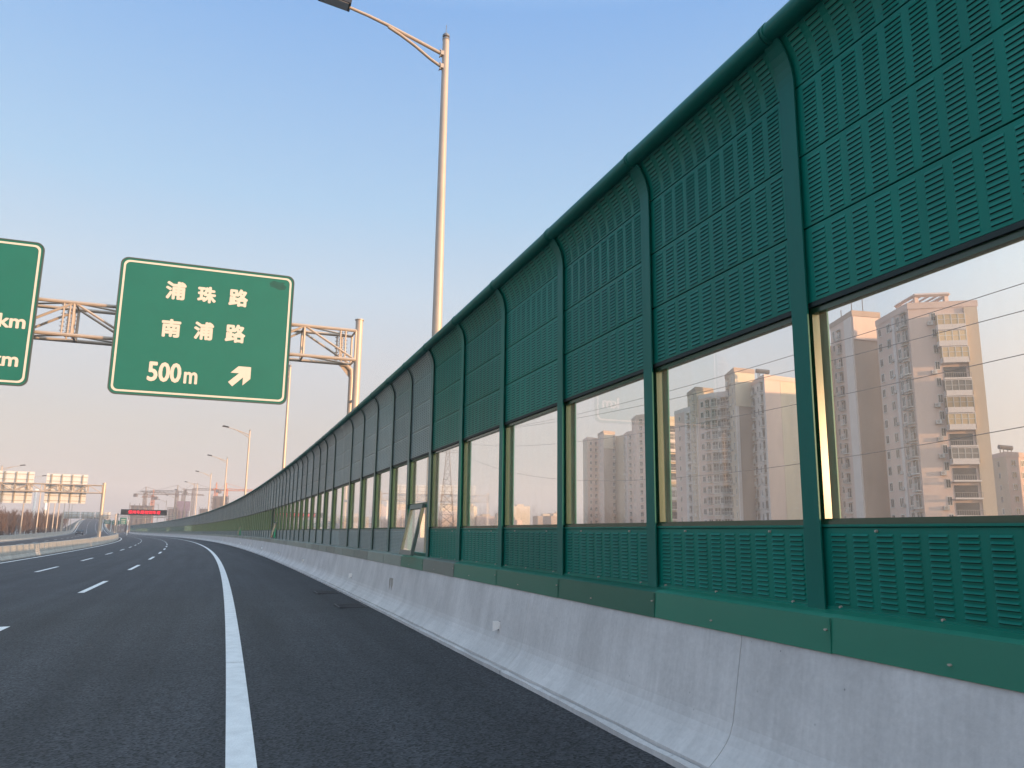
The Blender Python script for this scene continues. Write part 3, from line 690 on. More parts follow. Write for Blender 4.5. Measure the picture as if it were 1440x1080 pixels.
# ------------------------------------------------------------------ car on the opposite road
def make_car(s, d):
    t = curv_heading(s); p = WL(s, d, .01)
    M = Matrix.Translation(p) @ Matrix.Rotation(t, 4, 'Z')
    c = thing('parked_car' if False else 'car', 'small dark car driving on the opposite road, seen from the front', 'car', p)
    M_car = mat('dark_car_paint', (.03, .03, .04), .25, coat=.5); M_cg = mat('car_glass', (.03, .04, .05), .1)
    side = [(-2.2, .35), (-2.25, .6), (-2.1, .9), (-1.15, .98), (-.45, 1.42), (.95, 1.45), (1.75, 1.02), (2.2, .95), (2.25, .5), (2.15, .32)]
    mb = MB(); n = len(side)
    def ring_(x, k): return [M @ Vector((x, a*(1 if z < 1 else k), z)) for a, z in side]
    rows = [ring_(-.85, .94), ring_(-.9, 1), ring_(.9, 1), ring_(.85, .94)]
    mb.add([v for r in rows for v in r], [tuple(range(n)), tuple(range(4*n-1, 3*n-1, -1))]+[(i*n+k, (i+1)*n+k, (i+1)*n+(k+1) % n, i*n+(k+1) % n) for i in range(3) for k in range(n)])
    part('body', mb, M_car, c)
    mb = MB(); A = [(-.68, -1.16, 1.02), (.68, -1.16, 1.02), (.6, -.52, 1.42), (-.6, -.52, 1.42)]
    mb.add([M @ Vector((x, y-.02, z+.01)) for x, y, z in A], [(0, 1, 2, 3)]); part('windscreen', mb, M_cg, c)
    for x in (-.82, .82):
        for y in (-1.4, 1.4):
            mb = MB(); mb.tube([M @ Vector((x-.1, y, .33)), M @ Vector((x+.1, y, .33))], .33, 14); w_ = part('wheel', mb, M_black, c)
    for x in (-.65, .65):
        mb = MB(); mb.box((x-.17, -2.27, .62), (x+.17, -2.2, .76), 0, M); part('headlight', mb, M_lens, c)
make_car(262, -21.4)

# ------------------------------------------------------------------ winter wood on the left
mb = MB()
def bare_tree(p, h, n=22):
    def spike(a, b, r):
        a, b = Vector(a), Vector(b); t = (b-a).normalized(); u = t.orthogonal().normalized()*r; v = t.cross(u)
        mb.add((a+u, a-u*.5+v*.87, a-u*.5-v*.87, b), ((0, 1, 3), (1, 2, 3), (2, 0, 3)))
    spike(p, p+Vector((rnd.uniform(-.4, .4), rnd.uniform(-.4, .4), h)), .11)
    for _ in range(n):
        z = h*rnd.uniform(.15, .8); a = rnd.uniform(0, 6.28); l = h*rnd.uniform(.18, .4)*(1.1-z/h*.5); q = p+Vector((0, 0, z))
        e = q+Vector((math.cos(a)*l*.55, math.sin(a)*l*.55, l*.85)); spike(q, e,   .06)
        for _k in range(3):
            f = rnd.uniform(.3, .8); m_ = q.lerp(e, f); a2 = rnd.uniform(0, 6.28); l2 = l*.5
            spike(m_, m_+Vector((math.cos(a2)*l2*.6, math.sin(a2)*l2*.6, l2*.8)), .03)
for i in range(820):
    s = rnd.uniform(115, 520); d = -29-rnd.random()**.8*38
    p = WL(s, -26, 0)+Vector((math.cos(curv_heading(s))*(d+26), math.sin(curv_heading(s))*(d+26), -1.2)); bare_tree(p, rnd.uniform(6.2, 8.6))
for i in range(170):
    r_ = rnd.uniform(640, 760); u = rnd.uniform(138, 200); p = bearing(u, r_, -3.5); bare_tree(p, rnd.uniform(7, 11), 14)
tag(part('bare_wood', mb, M_bark), 'brown leafless winter trees massed along the left side beyond the barrier', 'trees', kind='stuff')
for u, y0, d_, lab in ((57, 690, 420, 'tall white mast rising above the bare trees between the two large sign backs'), (73, 694, 470, 'tall white mast above the bare trees, behind the sign back by the post')):
    p = bearing(u, d_, -4); top = far_pt(u, y0, d_).z
    t = thing('mast', lab, 'mast', p); mb = MB(); mb.tube([p, p+Vector((0, 0, top+4))], [.75, .5], 12); part('mast_pole', mb, M_white, t)
    mb = MB(); mb.tube([p+Vector((0, 0, top+4)), p+Vector((0, 0, top+4.6))], 1.0, 12); part('mast_head', mb, M_white, t)

# ------------------------------------------------------------------ apartment towers
M_pink = mat('rose_render', (.60, .455, .395), .85, var=.10, vscale=.25, stretch=(1, 1, .3))
M_tan = mat('tan_render', (.52, .425, .33), .85, var=.10, vscale=.25, stretch=(1, 1, .3))
M_cream = mat('cream_render', (.58, .49, .37), .85, var=.10, vscale=.25, stretch=(1, 1, .3))
M_wht = mat('pale_band_render', (.62, .56, .53), .85, var=.08, vscale=.4)
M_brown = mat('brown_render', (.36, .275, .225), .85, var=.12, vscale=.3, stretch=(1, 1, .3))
M_wframe = mat('window_white_frame', (.55, .53, .5), .5, rand=.25)
M_wpane = mat('window_dark_pane', (.045, .047, .05), .12, rand=.5, spec=.6)
M_bpane = mat('balcony_glazing', (.17, .155, .14), .07, rand=.5, spec=.9)
M_hpane = mat('balcony_sunset_glint', (.46, .34, .20), .2, rand=.4)  # gold sunset reflection painted into the pane colour
M_ac = mat('air_conditioner_case', (.5, .48, .46), .6, rand=.2)
M_rail = mat('balcony_rail', (.30, .27, .25), .6, rand=.2)
def unit_window():                          # 1 x 1 opening in x-z, -y is outwards
    mb = MB(); b = .08
    mb.box((-.5, -.10, -.5), (.5, .02, -.5+b)); mb.box((-.5, -.06, .5-b), (.5, .02, .5)); mb.box((-.5, -.06, -.5+b), (-.5+b, .02, .5-b)); mb.box((.5-b, -.06, -.5+b), (.5, .02, .5-b)); mb.box((-.03, -.05, -.5+b), (.03, .02, .5-b))
    mb.box((-.42, -.02, -.42), (.42, .01, .42), 1)
    return mb.mesh('window', [M_wframe, M_wpane])
def unit_cage():                            # window with a projecting cage and a slab
    mb = MB(); mb.box((-.5, -.6, -.55), (.5, 0, -.48)); mb.box((-.5, -.6, .5), (.5, 0, .54))
    for i in range(7): x = -.48+.16*i; mb.box((x-.015, -.6, -.48), (x+.015, -.57, .0))
    mb.box((-.5, -.6, -.02), (.5, -.57, .02)); mb.box((-.45, -.05, -.42), (.45, -.01, .42), 1)
    for x in (-.47, 0, .47): mb.box((x-.03, -.08, -.45), (x+.03, -.051, .45))
    return mb.mesh('window', [M_wframe, M_wpane])
def unit_balcony(glazed, sunset_glint=False):
    mb = MB(); mb.box((-.5, -1.3, -.5), (.5, 0, -.45)); mb.box((-.5, -1.3, -.45), (.5, -1.22, -.40 if not glazed else -.16), 0)
    if glazed:
        mb.box((-.5, -1.3, -.45), (-.48, 0, -.16)); mb.box((.48, -1.3, -.45), (.5, 0, -.16))
        for i in range(5): x = -.49+.245*i; mb.box((x-.012, -1.29, -.16), (x+.012, -1.22, .46), 2)
        mb.box((-.5, -1.29, .14), (.5, -1.22, .17), 2); mb.box((-.49, -1.25, -.16), (.49, -1.235, .46), 1); mb.box((-.5, -1.3, .46), (.5, 0, .5))
        mb.box((-.495, -1.2, -.16), (-.48, -.02, .46), 1); mb.box((.48, -1.2, -.16), (.495, -.02, .46), 1)
    else:
        mb.box((-.5, -1.3, -.12), (.5, -1.25, -.09), 2)
        for i in range(13): x = -.49+.0815*i; mb.box((x-.006, -1.29, -.40), (x+.006, -1.26, -.12), 2)
        mb.box((-.42, -.05, -.42), (.42, -.005, .34), 1)
    return mb.mesh('balcony', [M_wht, (M_hpane if sunset_glint else M_bpane) if glazed else M_wpane, M_wframe if glazed else M_rail])
def unit_ac():
    mb = MB(); mb.box((-.5, -.45, -.35), (.5, -.1, .35)); mb.box((-.55, -.5, -.42), (.55, 0, -.36), 1)
    mb.tube([(-.12, -.452, 0), (-.12, -.47, 0)], .27, 10, 1); return mb.mesh('air_conditioner', [M_ac, M_rail])
U = {'w': unit_window(), 'c': unit_cage(), 'b': unit_balcony(False), 'g': unit_balcony(True), 'h': unit_balcony(True, True), 'a': unit_ac()}
UN = {'w': 'window', 'c': 'window', 'b': 'balcony', 'g': 'balcony', 'h': 'balcony', 'a': 'air_conditioner'}
GZ = -5.0
def tower(label, Lp, Np, Rp, ytop, mL, mR, left=(), right=(), floors=None, bands=(), roof=None, fh=3.0, group='apartment towers behind the wall', parapet=True):
    """Lp, Np, Rp: (bearing pixel, distance) of the left, near and right corners; left/right: columns (u, kind, width, height, phase)"""
    Lc, Nc, Rc = (q if isinstance(q, Vector) else bearing(*q) for q in (Lp, Np, Rp)); B = Lc+Rc-Nc
    zt = far_pt(Np[0], ytop, Np[1]).z if not isinstance(Np, Vector) else ytop
    t = thing('apartment_tower', label, 'apartment tower', Vector((Nc.x, Nc.y, GZ)), group)
    mb = MB(); poly = [Lc, Nc, Rc, B]; n = 4
    vs = [(p.x, p.y, GZ) for p in poly]+[(p.x, p.y, zt) for p in poly]
    mb.add(vs, [(0, 1, 5, 4)], 0); mb.add(vs, [(1, 2, 6, 5)], 1); mb.add(vs, [(2, 3, 7, 6), (3, 0, 4, 7)], 0); mb.add(vs, [(4, 5, 6, 7)], 0)
    part('wall', mb, [mL, mR], t)
    cen = (Lc+Rc)/2
    if parapet:
        mb = MB(); g_ = .12
        def grow(p, k): q = p-cen; return cen+q*(1+k/q.length)
        o_ = [grow(p, .18) for p in poly]; i_ = [grow(p, -.35) for p in poly]; z0, z1 = zt-.25, zt+.9
        V = [(p.x, p.y, z) for z in (z0, z1) for p in o_]+[(p.x, p.y, z) for z in (zt+.01, z1) for p in i_]
        for k in range(4):
            j = (k+1) % 4; mb.add(V, [(k, j, 4+j, 4+k), (4+k, 4+j, 12+j, 12+k), (12+k, 12+j, 8+j, 8+k), (j, k, 8+k, 8+j)], 0)
        part('parapet', mb, [mR], t)
    def face(P_, Q_):
        e = (Q_-P_); L_ = e.length; e = e/L_; nrm = Vector((e.y, -e.x, 0))
        if nrm.dot(-P_) < 0: nrm = -nrm
        return e, nrm, L_
    for cols, P_, Q_ in ((left, Lc, Nc), (right, Nc, Rc)):
        e, nrm, L_ = face(P_, Q_)
        for (u, kind, w_, h_, ph, *rng_) in cols:
            k0, k1 = rng_ if rng_ else (0, 99)
            nf = int((zt+2-1.2)/fh)
            for k in range(nf):
                if not (k0 <= k <= k1): continue
                z = zt-1.9-fh*k+ph
                if z < -1.5: continue
                c = P_+e*(L_*u); c = Vector((c.x, c.y, z))
                kk = kind if kind != 'm' else rnd.choice(['g', 'b', 'b', 'h', 'b', 'g'])
                if kk == 'a' and rnd.random() < .35: continue
                M = Matrix(((e.x*w_, -nrm.x, 0, c.x), (e.y*w_, -nrm.y, 0, c.y), (0, 0, h_, c.z), (0, 0, 0, 1)))
                inst(UN[kk], U[kk], M, t)
    for (side, u0, u1, m, dep, *zz) in bands:
        P_, Q_ = (Lc, Nc) if side == 'l' else (Nc, Rc); e, nrm, L_ = face(P_, Q_)
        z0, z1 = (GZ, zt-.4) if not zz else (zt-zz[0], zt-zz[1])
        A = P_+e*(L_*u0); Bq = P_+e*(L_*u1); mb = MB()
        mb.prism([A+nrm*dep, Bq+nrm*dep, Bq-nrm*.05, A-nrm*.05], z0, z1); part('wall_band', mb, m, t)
    if roof: roof(t, Lc, Nc, Rc, B, zt)
    return t
def pergola(u0, u1, v0, v1, h, m):
    def f(t, Lc, Nc, Rc, B, zt):
        mb = MB(); X = (Rc-Nc); Y = (Lc-Nc); P_ = lambda u, v: Nc+X*u+Y*v
        for u in (u0, u1):
            for v in (v0, v1): p = P_(u, v); mb.box((p.x-.35, p.y-.35, zt), (p.x+.35, p.y+.35, zt+h))
        a, b, c, d = P_(u0-.03, v0-.03), P_(u1+.03, v0-.03), P_(u1+.03, v1+.03), P_(u0-.03, v1+.03)
        for p, q in ((a, b), (b, c), (c, d), (d, a)): mb.tube([p+Vector((0, 0, zt+h+.2)), q+Vector((0, 0, zt+h+.2))], .38, 4)
        for k in range(1, 4): mb.tube([a.lerp(b, k/4)+Vector((0, 0, zt+h+.2)), d.lerp(c, k/4)+Vector((0, 0, zt+h+.2))], .22, 4)
        part('roof_pergola', mb, m, t)
    return f
def antennas(n):
    def f(t, Lc, Nc, Rc, B, zt):
        for k in range(n):
            p = Lc.lerp(Rc, .25+.22*k); mb = MB(); mb.tube([(p.x, p.y, zt), (p.x, p.y, zt+rnd.uniform(3, 5.5))], .09, 5); part('antenna', mb, M_cable, t)
    return f
def tank(u):
    def f(t, Lc, Nc, Rc, B, zt):
        p = Nc.lerp(Rc, u)+(B-Rc)*.4; mb = MB()
        for a in (-1, 1):
            for b in (-.7, .7): mb.box((p.x+a-.08, p.y+b-.08, zt), (p.x+a+.08, p.y+b+.08, zt+2.4))
        mb.tube([(p.x-1.7, p.y, zt+2.9), (p.x+1.7, p.y, zt+2.6)], .6, 12); part('water_heater', mb, M_cable, t)
    return f
# the big tower with glazed balconies
tower('tall pinkish tower with a column of glazed balconies and an open frame on its roof', (1246, 166), (1294, 155), (1395, 158.5), 431, M_pink, M_pink,
      left=[(.10, 'w', 1.2, 1.7, 0), (.38, 'w', 1.4, 1.8, 0), (.68, 'w', 1.2, 1.9, .2), (.87, 'c', 2.1, 2.4, 0), (.70, 'a', .9, .8, -1.2), (.50, 'a', .8, .7, -.6)],
      right=[(.58, 'h', 4.6, 2.9, -1.3, 0, 1), (.60, 'm', 4.4, 2.9, -1.3, 2, 99), (.30, 'a', .9, .9, -1.2), (.36, 'w', .8, 1.6, 0), (.90, 'w', .6, 1.5, -.6)],
      bands=[('l', .52, .60, M_wht, .25), ('r', .80, .99, M_tan, .3)], roof=pergola(.18, .62, .1, .6, 2.3, M_pink))
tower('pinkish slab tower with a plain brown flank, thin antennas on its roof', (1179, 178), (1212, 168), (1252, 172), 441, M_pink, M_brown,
      left=[(.40, 'c', 1.9, 2.0, -.8), (.82, 'w', .9, 1.7, 0), (.14, 'w', 1.0, 1.5, 0), (.26, 'a', .9, .8, -1.3)], bands=[('l', .68, .98, M_wht, .3), ('r', 0.0, .98, M_pink, .25, 5.2, .4)], roof=antennas(3))  # pink band at the flank top paints in its sunlit storeys
tower('lower grey pink wing attached left of the slab tower with antennas', (1140, 186), (1160, 176), (1186, 182), 487, M_pink, M_pink,
      left=[(.5, 'w', 1.2, 1.5, 0)], right=[(.15, 'w', .8, 1.4, 0), (.5, 'c', 1.4, 1.6, 0), (.85, 'w', .8, 1.4, 0)])
tower('lower tan block at the right picture edge, a tank on its roof', (1380, 246), (1414, 232), (1452, 240), 640, M_tan, M_pink,
      left=[(.3, 'w', 1.2, 1.5, 0), (.7, 'w', 1.2, 1.5, 0)], right=[(.25, 'w', 1.6, 1.6, 0), (.6, 'w', 1.6, 1.6, 0)], roof=tank(.4))
# the middle cluster
tower('rose tower with an orange lit right flank, tank on its roof, beside the second post', (1060, 216), (1080, 205), (1132, 214), 531, M_wht, M_pink,
      left=[(.2, 'c', 1.8, 2.1, 0), (.52, 'w', 1.0, 1.7, 0), (.8, 'c', 1.9, 2.2, 0), (.36, 'a', .8, .7, -.8)], right=[(.70, 'w', .9, 1.5, 0), (.9, 'w', .9, 1.5, 0)], bands=[('r', .42, .99, M_cream, .06)], roof=tank(.12))
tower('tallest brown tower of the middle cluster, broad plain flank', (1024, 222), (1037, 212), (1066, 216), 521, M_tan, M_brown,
      left=[(.3, 'c', 1.7, 2.0, 0), (.78, 'w', 1.1, 1.8, 0), (.55, 'a', .8, .7, -.8)], bands=[('r', 0, .97, M_cream, .3, 9.5, .4), ('r', .0, .14, M_wht, .25)])  # cream top band: sunlit part of the flank put into the colour
tower('grey wing crowded with caged windows, between two brown towers', (984, 226), (1003, 222), (1031, 219), 557, M_pink, M_wht,
      right=[(.15, 'c', 2.0, 2.2, 0), (.38, 'w', 1.4, 1.8, 0), (.6, 'c', 2.0, 2.2, 0), (.85, 'c', 1.8, 2.2, 0), (.72, 'a', .8, .7, -.9)], left=[(.3, 'w', 1.2, 1.7, 0), (.7, 'c', 1.7, 2.0, 0)])
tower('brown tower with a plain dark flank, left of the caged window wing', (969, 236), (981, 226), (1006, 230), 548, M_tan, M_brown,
      left=[(.3, 'w', .9, 1.5, 0), (.78, 'c', 1.5, 1.8, 0)], bands=[('r', 0, .97, M_tan, .3, 8.0, .4), ('r', 0, .18, M_wht, .25)])  # tan top band paints sunlight on the upper flank
tower('narrow grey wing left of the dark flanked brown tower', (950, 242), (964, 236), (975, 232), 578, M_pink, M_wht, left=[(.5, 'w', 1, 1.5, 0)], right=[(.5, 'c', 1.6, 1.9, 0)])
tower('cream block with stacked balconies beside the third post', (925, 262), (934, 250), (966, 254), 589, M_cream, M_cream,
      right=[(.36, 'm', 6.0, 2.9, -1.2)], left=[(.5, 'w', .9, 1.4, 0)], bands=[('r', .74, .98, M_cream, .5)])
# the far cluster
tower('hazy pale tower, leftmost of the far cluster', (820, 372), (826, 360), (842, 366), 617, M_tan, M_pink, right=[(.3, 'w', 1.4, 1.6, 0), (.75, 'c', 1.6, 1.9, 0)], left=[(.5, 'w', 1, 1.5, 0)])
tower('hazy brown tower, second from the left of the far cluster', (841, 362), (849, 350), (865, 355), 608, M_pink, M_brown, left=[(.5, 'w', 1.2, 1.5, 0)], right=[(.88, 'c', 1.5, 1.9, 0)], bands=[('r', 0, .8, M_tan, .3, 7, .4)])  # sunlit flank top painted as a paler tan band
tower('hazy smooth cream tower in the middle of the far cluster', (860, 366), (866, 358), (882, 353), 616, M_cream, M_cream, right=[(.85, 'w', 1.2, 1.5, 0)])
tower('hazy grey tower with many windows, right side of the far cluster', (876, 358), (882, 346), (900, 339), 610, M_wht, M_pink, left=[(.5, 'c', 1.6, 1.9, 0)], right=[(.25, 'c', 1.6, 1.9, 0), (.7, 'w', 1.4, 1.6, 0)])
tower('hazy tall grey tower, rightmost of the far cluster beside the third post', (889, 345), (895, 334), (918, 328), 587, M_pink, M_pink, left=[(.5, 'w', 1.2, 1.5, 0)], right=[(.3, 'c', 1.6, 1.9, 0), (.7, 'w', 1.4, 1.6, 0)])
# two unseen blocks added past the right edge to shade their neighbours' lower flanks
def sun_pt(a, q): return Vector((a*.9205+q*.3907, -a*.3907+q*.9205, 0))
tower('unseen tan tower added right of the balcony tower to shade its neighbours', sun_pt(59, 180), sun_pt(59, 165), sun_pt(71, 165), 44, M_tan, M_pink, left=[(.3, 'w', 1.2, 1.5, 0), (.7, 'w', 1.2, 1.5, 0)], right=[(.5, 'w', 1.2, 1.5, 0)])
tower('unseen pink tower added behind the tan one to shade the middle cluster', sun_pt(62, 232), sun_pt(62, 199), sun_pt(74, 199), 42, M_pink, M_tan, left=[(.3, 'w', 1.2, 1.5, 0), (.7, 'w', 1.2, 1.5, 0)], right=[(.5, 'w', 1.2, 1.5, 0)])
# low city far behind the panes
for i in range(34):
    u = rnd.uniform(560, 815) if i < 27 else rnd.uniform(420, 560); d_ = rnd.uniform(760, 1050); ww = rnd.uniform(12, 26); p = bearing(u, d_, GZ)
    zt = far_pt(u, rnd.choice([712, 718, 722, 726, 729, 731]), d_).z
    t = thing('distant_building', 'small hazy building in the low city skyline seen through the panes', 'building', p, 'low city skyline')
    a = rnd.uniform(0, 1.5); M = Matrix.Translation((p.x, p.y, 0)) @ Matrix.Rotation(a, 4, 'Z')
    mb = MB(); mb.box((-ww/2, -7, GZ), (ww/2, 7, zt), 0, M); part('wall', mb, rnd.choice([M_pink, M_tan, M_cream, M_brown]), t)
    mb = MB(); mb.box((-ww/5, -3, zt), (ww/5, 3, zt+2.5), 0, M); part('roof_hut', mb, M_tan, t)

# ------------------------------------------------------------------ pylon and power lines
def lattice(mb, base, h, w0, w1, n, r):
    def c(z, i): w_ = w0+(w1-w0)*min(1, z/(h*.72)); s_ = ((-1, -1), (1, -1), (1, 1), (-1, 1))[i % 4]; return base+Vector((s_[0]*w_/2, s_[1]*w_/2, z))
    for k in range(n):
        a, b = h*k/n, h*(k+1)/n
        for i in range(4):
            mb.tube([c(a, i), c(b, i)], r, 4, cap=False); mb.tube([c(a, i), c(b, i+1)], r*.6, 4, cap=False); mb.tube([c(a, i+1), c(b, i)], r*.6, 4, cap=False); mb.tube([c(b, i), c(b, i+1)], r*.6, 4, cap=False)
p = bearing(630, 350, GZ); top = far_pt(630, 596, 350).z
t = thing('pylon', 'hazy steel lattice power pylon seen through a pane of the green wall', 'pylon', p)
mb = MB(); lattice(mb, p, top-GZ, 8, 1.6, 12, .14); part('lattice_tower', mb, M_cable, t)
cr_dir = Vector((1, .25, 0)).normalized(); arms = []
for z, l in ((top-2, 5), (top-7, 6.5), (top-12.5, 7.5)):
    mb = MB()
    for sg in (-1, 1):
        q = p+Vector((0, 0, z-GZ)); q.z = z; e = q+cr_dir*sg*l; mb.tube([q+Vector((0, 0, 1)), e], .1, 4); mb.tube([q-Vector((0, 0, .6)), e], .1, 4); mb.tube([e, e-Vector((0, 0, 1.4))], .07, 5); arms.append(e-Vector((0, 0, 1.4)))
    part('cross_arm', mb, M_cable, t)
for i, (y1, arm, lab) in enumerate(((340, 1, 'topmost thin power line crossing the sky above the apartment towers'), (388, 0, 'second power line from the top, crossing in front of the tower roofs'), (456, 3, 'third power line from the top, crossing in front of the towers'), (566, 5, 'lowest power line, crossing halfway up the towers'))):
    a = arms[arm]; b = far_pt(1620, y1, 88); mb = MB(); N_ = 24
    sag = (4, 4.5, 5, 9)[i]
    mb.tube([a.lerp(b, k/N_)-Vector((0, 0, sag*4*(k/N_)*(1-k/N_))) for k in range(N_+1)], .05, 5)
    tag(part('power_line', mb, M_cable), lab, 'power line', 'power lines behind the wall')

# ------------------------------------------------------------------ blocks under construction and cranes
M_shell = mat('raw_concrete_shell', (.15, .14, .15), .9, var=.15, vscale=.2)
M_net = mat('purple_safety_net', (.17, .14, .21), .9, var=.2, vscale=.3)
M_crane = mat('crane_orange_steel', (.55, .20, .08), .6)
M_crane2 = mat('crane_grey_steel', (.17, .14, .13), .6)
def shell(label, u0, u1, ytop, dist, net=False, h2=None):
    a, b = bearing(u0, dist, GZ), bearing(u1, dist, GZ); zt = far_pt((u0+u1)/2, ytop, dist).z
    e = (b-a); L_ = e.length; ang = math.atan2(e.y, e.x); M = Matrix.Translation((a.x, a.y, 0)) @ Matrix.Rotation(ang, 4, 'Z')
    t = thing('building_under_construction', label, 'unfinished building', a, 'blocks under construction')
    mb = MB(); mb.box((1, 1, GZ), (L_-1, 13, zt-1), 0, M); part('core_wall', mb, M_net if net else M_shell, t)
    mb = MB(); z = GZ+3
    while z < zt: mb.box((0, 0, z), (L_, 14, z+.35), 0, M); z += 3.1
    part('floor_slab', mb, M_shell, t)
    mb = MB(); n = max(3, int(L_/3.2))
    for k in range(n+1): x_ = .15+(L_-.8)*k/n; mb.box((x_, -.3, GZ), (x_+.5, -.02, zt+rnd.uniform(-1, 1.2)), 0, M)
    part('scaffold_post', mb, M_shell, t)
    if net: mb = MB(); mb.box((-.4, -.6, zt-7), (L_+.4, -.32, zt+.6), 0, M); part('safety_net', mb, M_net, t)
shell('grey unfinished block behind the red electronic display', 189, 224, 709, 640)
shell('lower grey unfinished block left of the purple netted one', 242, 258, 714, 680)
shell('unfinished block wrapped in purple safety netting at its top', 255, 273, 706, 690, net=True)
shell('small far unfinished block just above the wall top', 286, 300, 714, 760)
shell('grey unfinished block topped by orange tower cranes', 302, 327, 696, 620)
def crane(label, u, ytop, dist, jib, back, m, ang):
    p = bearing(u, dist, GZ); zt = far_pt(u, ytop, dist).z; t = thing('tower_crane', label, 'tower crane', p, 'tower cranes over the unfinished blocks')
    mb = MB(); lattice(mb, p, zt-GZ+1, 2.0, 2.0, 14, .16); part('crane_mast', mb, m, t)
    d_ = Vector((math.cos(ang), math.sin(ang), 0)); q = Vector((p.x, p.y, zt))
    mb = MB(); mb.tube([q-d_*back, q+d_*jib], .28, 4); mb.tube([q+Vector((0, 0, 1.4)), q+d_*jib*.96+Vector((0, 0, .7))], .22, 4)
    for k in range(9): f = k/9; mb.tube([q+d_*jib*f, q+d_*jib*(f+.055)+Vector((0, 0, 1.3-.6*f))], .14, 4)
    part('crane_jib', mb, m, t)
    mb = MB(); mb.tube([q, q+Vector((0, 0, 5.5))], .35, 4); mb.tube([q+Vector((0, 0, 5.5)), q+d_*jib*.6+Vector((0, 0, 1))], .1, 4); mb.tube([q+Vector((0, 0, 5.5)), q-d_*back*.9], .1, 4); part('crane_peak', mb, m, t)
    mb = MB(); mb.box((-1.2, -1, -2.2), (1.2, 1, .2), 0, Matrix.Translation(q-d_*(back-1.2))); part('counterweight', mb, M_shell, t)
crane('hazy tower crane behind the left end of the red display', 210, 695, 650, 24, 8, M_crane2, .2)
crane('pale tower crane right of the red display, above the grey block', 221, 699, 660, 14, 5, M_crane, 2.6)
crane('tall thin tower crane left of the purple netted block', 254, 692, 690, 34, 9, M_crane2, 2.95)
crane('thin tower crane over the purple netted block', 263, 696, 700, 16, 6, M_crane2, .4)
crane('slim tower crane right of the purple netted block', 277, 689, 700, 26, 8, M_crane2, .1)
crane('orange tower crane on the left of the cranes topping the grey block', 308, 689, 625, 12, 6, M_crane, 2.2)
crane('orange tower crane on the right of the cranes topping the grey block', 322, 690, 628, 26, 6, M_crane, .1)

# ------------------------------------------------------------------ haze
HAZE = 0.0005
mb = MB(); mb.box((-1380, -650, -6.5), (1380, 1430, 75))
hz = tag(part('haze', mb, []), kind='stuff')
m = bpy.data.materials.new('haze_air'); m.use_nodes = True; nt = m.node_tree; nt.nodes.clear()
o = nt.nodes.new('ShaderNodeOutputMaterial'); pv = nt.nodes.new('ShaderNodeVolumePrincipled'); pv.inputs['Color'].default_value = (.84, .83, .88, 1); pv.inputs['Density'].default_value = HAZE; pv.inputs['Anisotropy'].default_value = 0.0
nt.links.new(pv.outputs[0], o.inputs['Volume']); hz.data.materials.append(m)

# ------------------------------------------------------------------ sky and sun
EL, AZ = 4.2, 113.0
SKYK = 2.0
w = bpy.data.worlds.new('World'); scene.world = w; w.use_nodes = True; nt = w.node_tree; L = nt.links.new
bg = nt.nodes['Background']; sk = nt.nodes.new('ShaderNodeTexSky'); sk.sky_type = 'NISHITA'; sk.sun_disc = False
sk.sun_elevation = R(EL); sk.sun_rotation = R(AZ); sk.air_density = 1.0; sk.dust_density = 1.0; sk.ozone_density = 1.0
bg.inputs['Strength'].default_value = .15
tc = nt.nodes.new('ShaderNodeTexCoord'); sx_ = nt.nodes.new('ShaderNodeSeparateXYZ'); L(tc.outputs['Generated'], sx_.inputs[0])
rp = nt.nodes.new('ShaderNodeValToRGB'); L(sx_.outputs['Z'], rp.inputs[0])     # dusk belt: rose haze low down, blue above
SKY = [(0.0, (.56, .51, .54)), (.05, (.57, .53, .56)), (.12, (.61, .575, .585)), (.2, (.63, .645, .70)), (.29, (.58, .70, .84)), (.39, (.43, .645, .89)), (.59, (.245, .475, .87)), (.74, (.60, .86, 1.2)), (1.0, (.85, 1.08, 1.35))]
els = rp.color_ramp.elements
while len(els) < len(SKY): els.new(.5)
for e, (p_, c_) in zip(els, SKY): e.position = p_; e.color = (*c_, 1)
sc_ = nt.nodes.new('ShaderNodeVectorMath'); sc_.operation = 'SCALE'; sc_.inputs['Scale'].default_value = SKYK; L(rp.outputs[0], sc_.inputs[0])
mx_ = nt.nodes.new('ShaderNodeMix'); mx_.data_type = 'RGBA'; mx_.inputs[0].default_value = .92
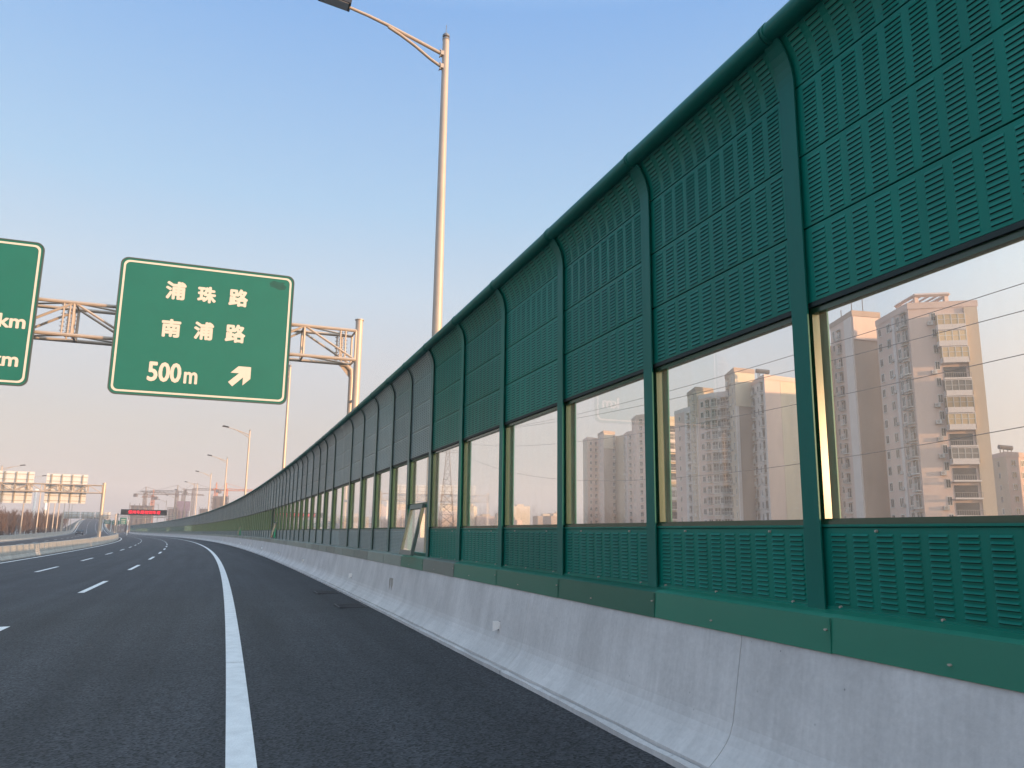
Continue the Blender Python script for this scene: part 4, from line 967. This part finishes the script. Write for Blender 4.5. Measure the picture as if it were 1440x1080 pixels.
dt = nt.nodes.new('ShaderNodeVectorMath'); dt.operation = 'DOT_PRODUCT'; L(tc.outputs['Generated'], dt.inputs[0]); dt.inputs[1].default_value = (math.sin(R(AZ)), math.cos(R(AZ)), 0)
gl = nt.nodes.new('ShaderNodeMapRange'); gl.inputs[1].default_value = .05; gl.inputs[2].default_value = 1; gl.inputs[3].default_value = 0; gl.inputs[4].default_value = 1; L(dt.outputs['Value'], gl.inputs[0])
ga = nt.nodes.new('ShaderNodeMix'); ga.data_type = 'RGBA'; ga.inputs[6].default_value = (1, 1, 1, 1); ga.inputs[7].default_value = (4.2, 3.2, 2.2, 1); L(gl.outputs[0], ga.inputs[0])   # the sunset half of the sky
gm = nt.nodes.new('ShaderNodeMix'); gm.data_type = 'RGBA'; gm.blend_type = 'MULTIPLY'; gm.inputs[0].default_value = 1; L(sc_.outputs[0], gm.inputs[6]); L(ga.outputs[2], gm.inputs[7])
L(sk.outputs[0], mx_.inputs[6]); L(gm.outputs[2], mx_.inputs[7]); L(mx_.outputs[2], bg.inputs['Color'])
sun = bpy.data.lights.new('sun', 'SUN'); sun.energy = 2.7; sun.angle = R(.5); sun.color = (1.0, .59, .30)
so = bpy.data.objects.new('sun', sun); C.objects.link(so)
sd = Vector((math.sin(R(AZ))*math.cos(R(EL)), math.cos(R(AZ))*math.cos(R(EL)), math.sin(R(EL))))
so.rotation_euler = (-sd).to_track_quat('-Z', 'Y').to_euler(); so.location = (30, -20, 40)

# ------------------------------------------------------------------ camera and view
cam = bpy.data.cameras.new('camera'); co = bpy.data.objects.new('camera', cam); C.objects.link(co)
cam.sensor_fit = 'HORIZONTAL'; cam.sensor_width = 36; cam.lens = 36*FPX/1440; cam.clip_start = .1; cam.clip_end = 5000
co.matrix_world = Matrix.Translation((0, 0, CAM_H)) @ Matrix.Rotation(math.pi/2+PITCH, 4, 'X') @ Matrix.Rotation(ROLL, 4, 'Z')
scene.camera = co
vs = scene.view_settings; vs.view_transform = 'Standard'; vs.look = 'None'; vs.gamma = 1; vs.use_curve_mapping = False; vs.exposure = 1.72
try: scene.cycles.transparent_max_bounces = 24; scene.cycles.volume_bounces = 1
except Exception: pass
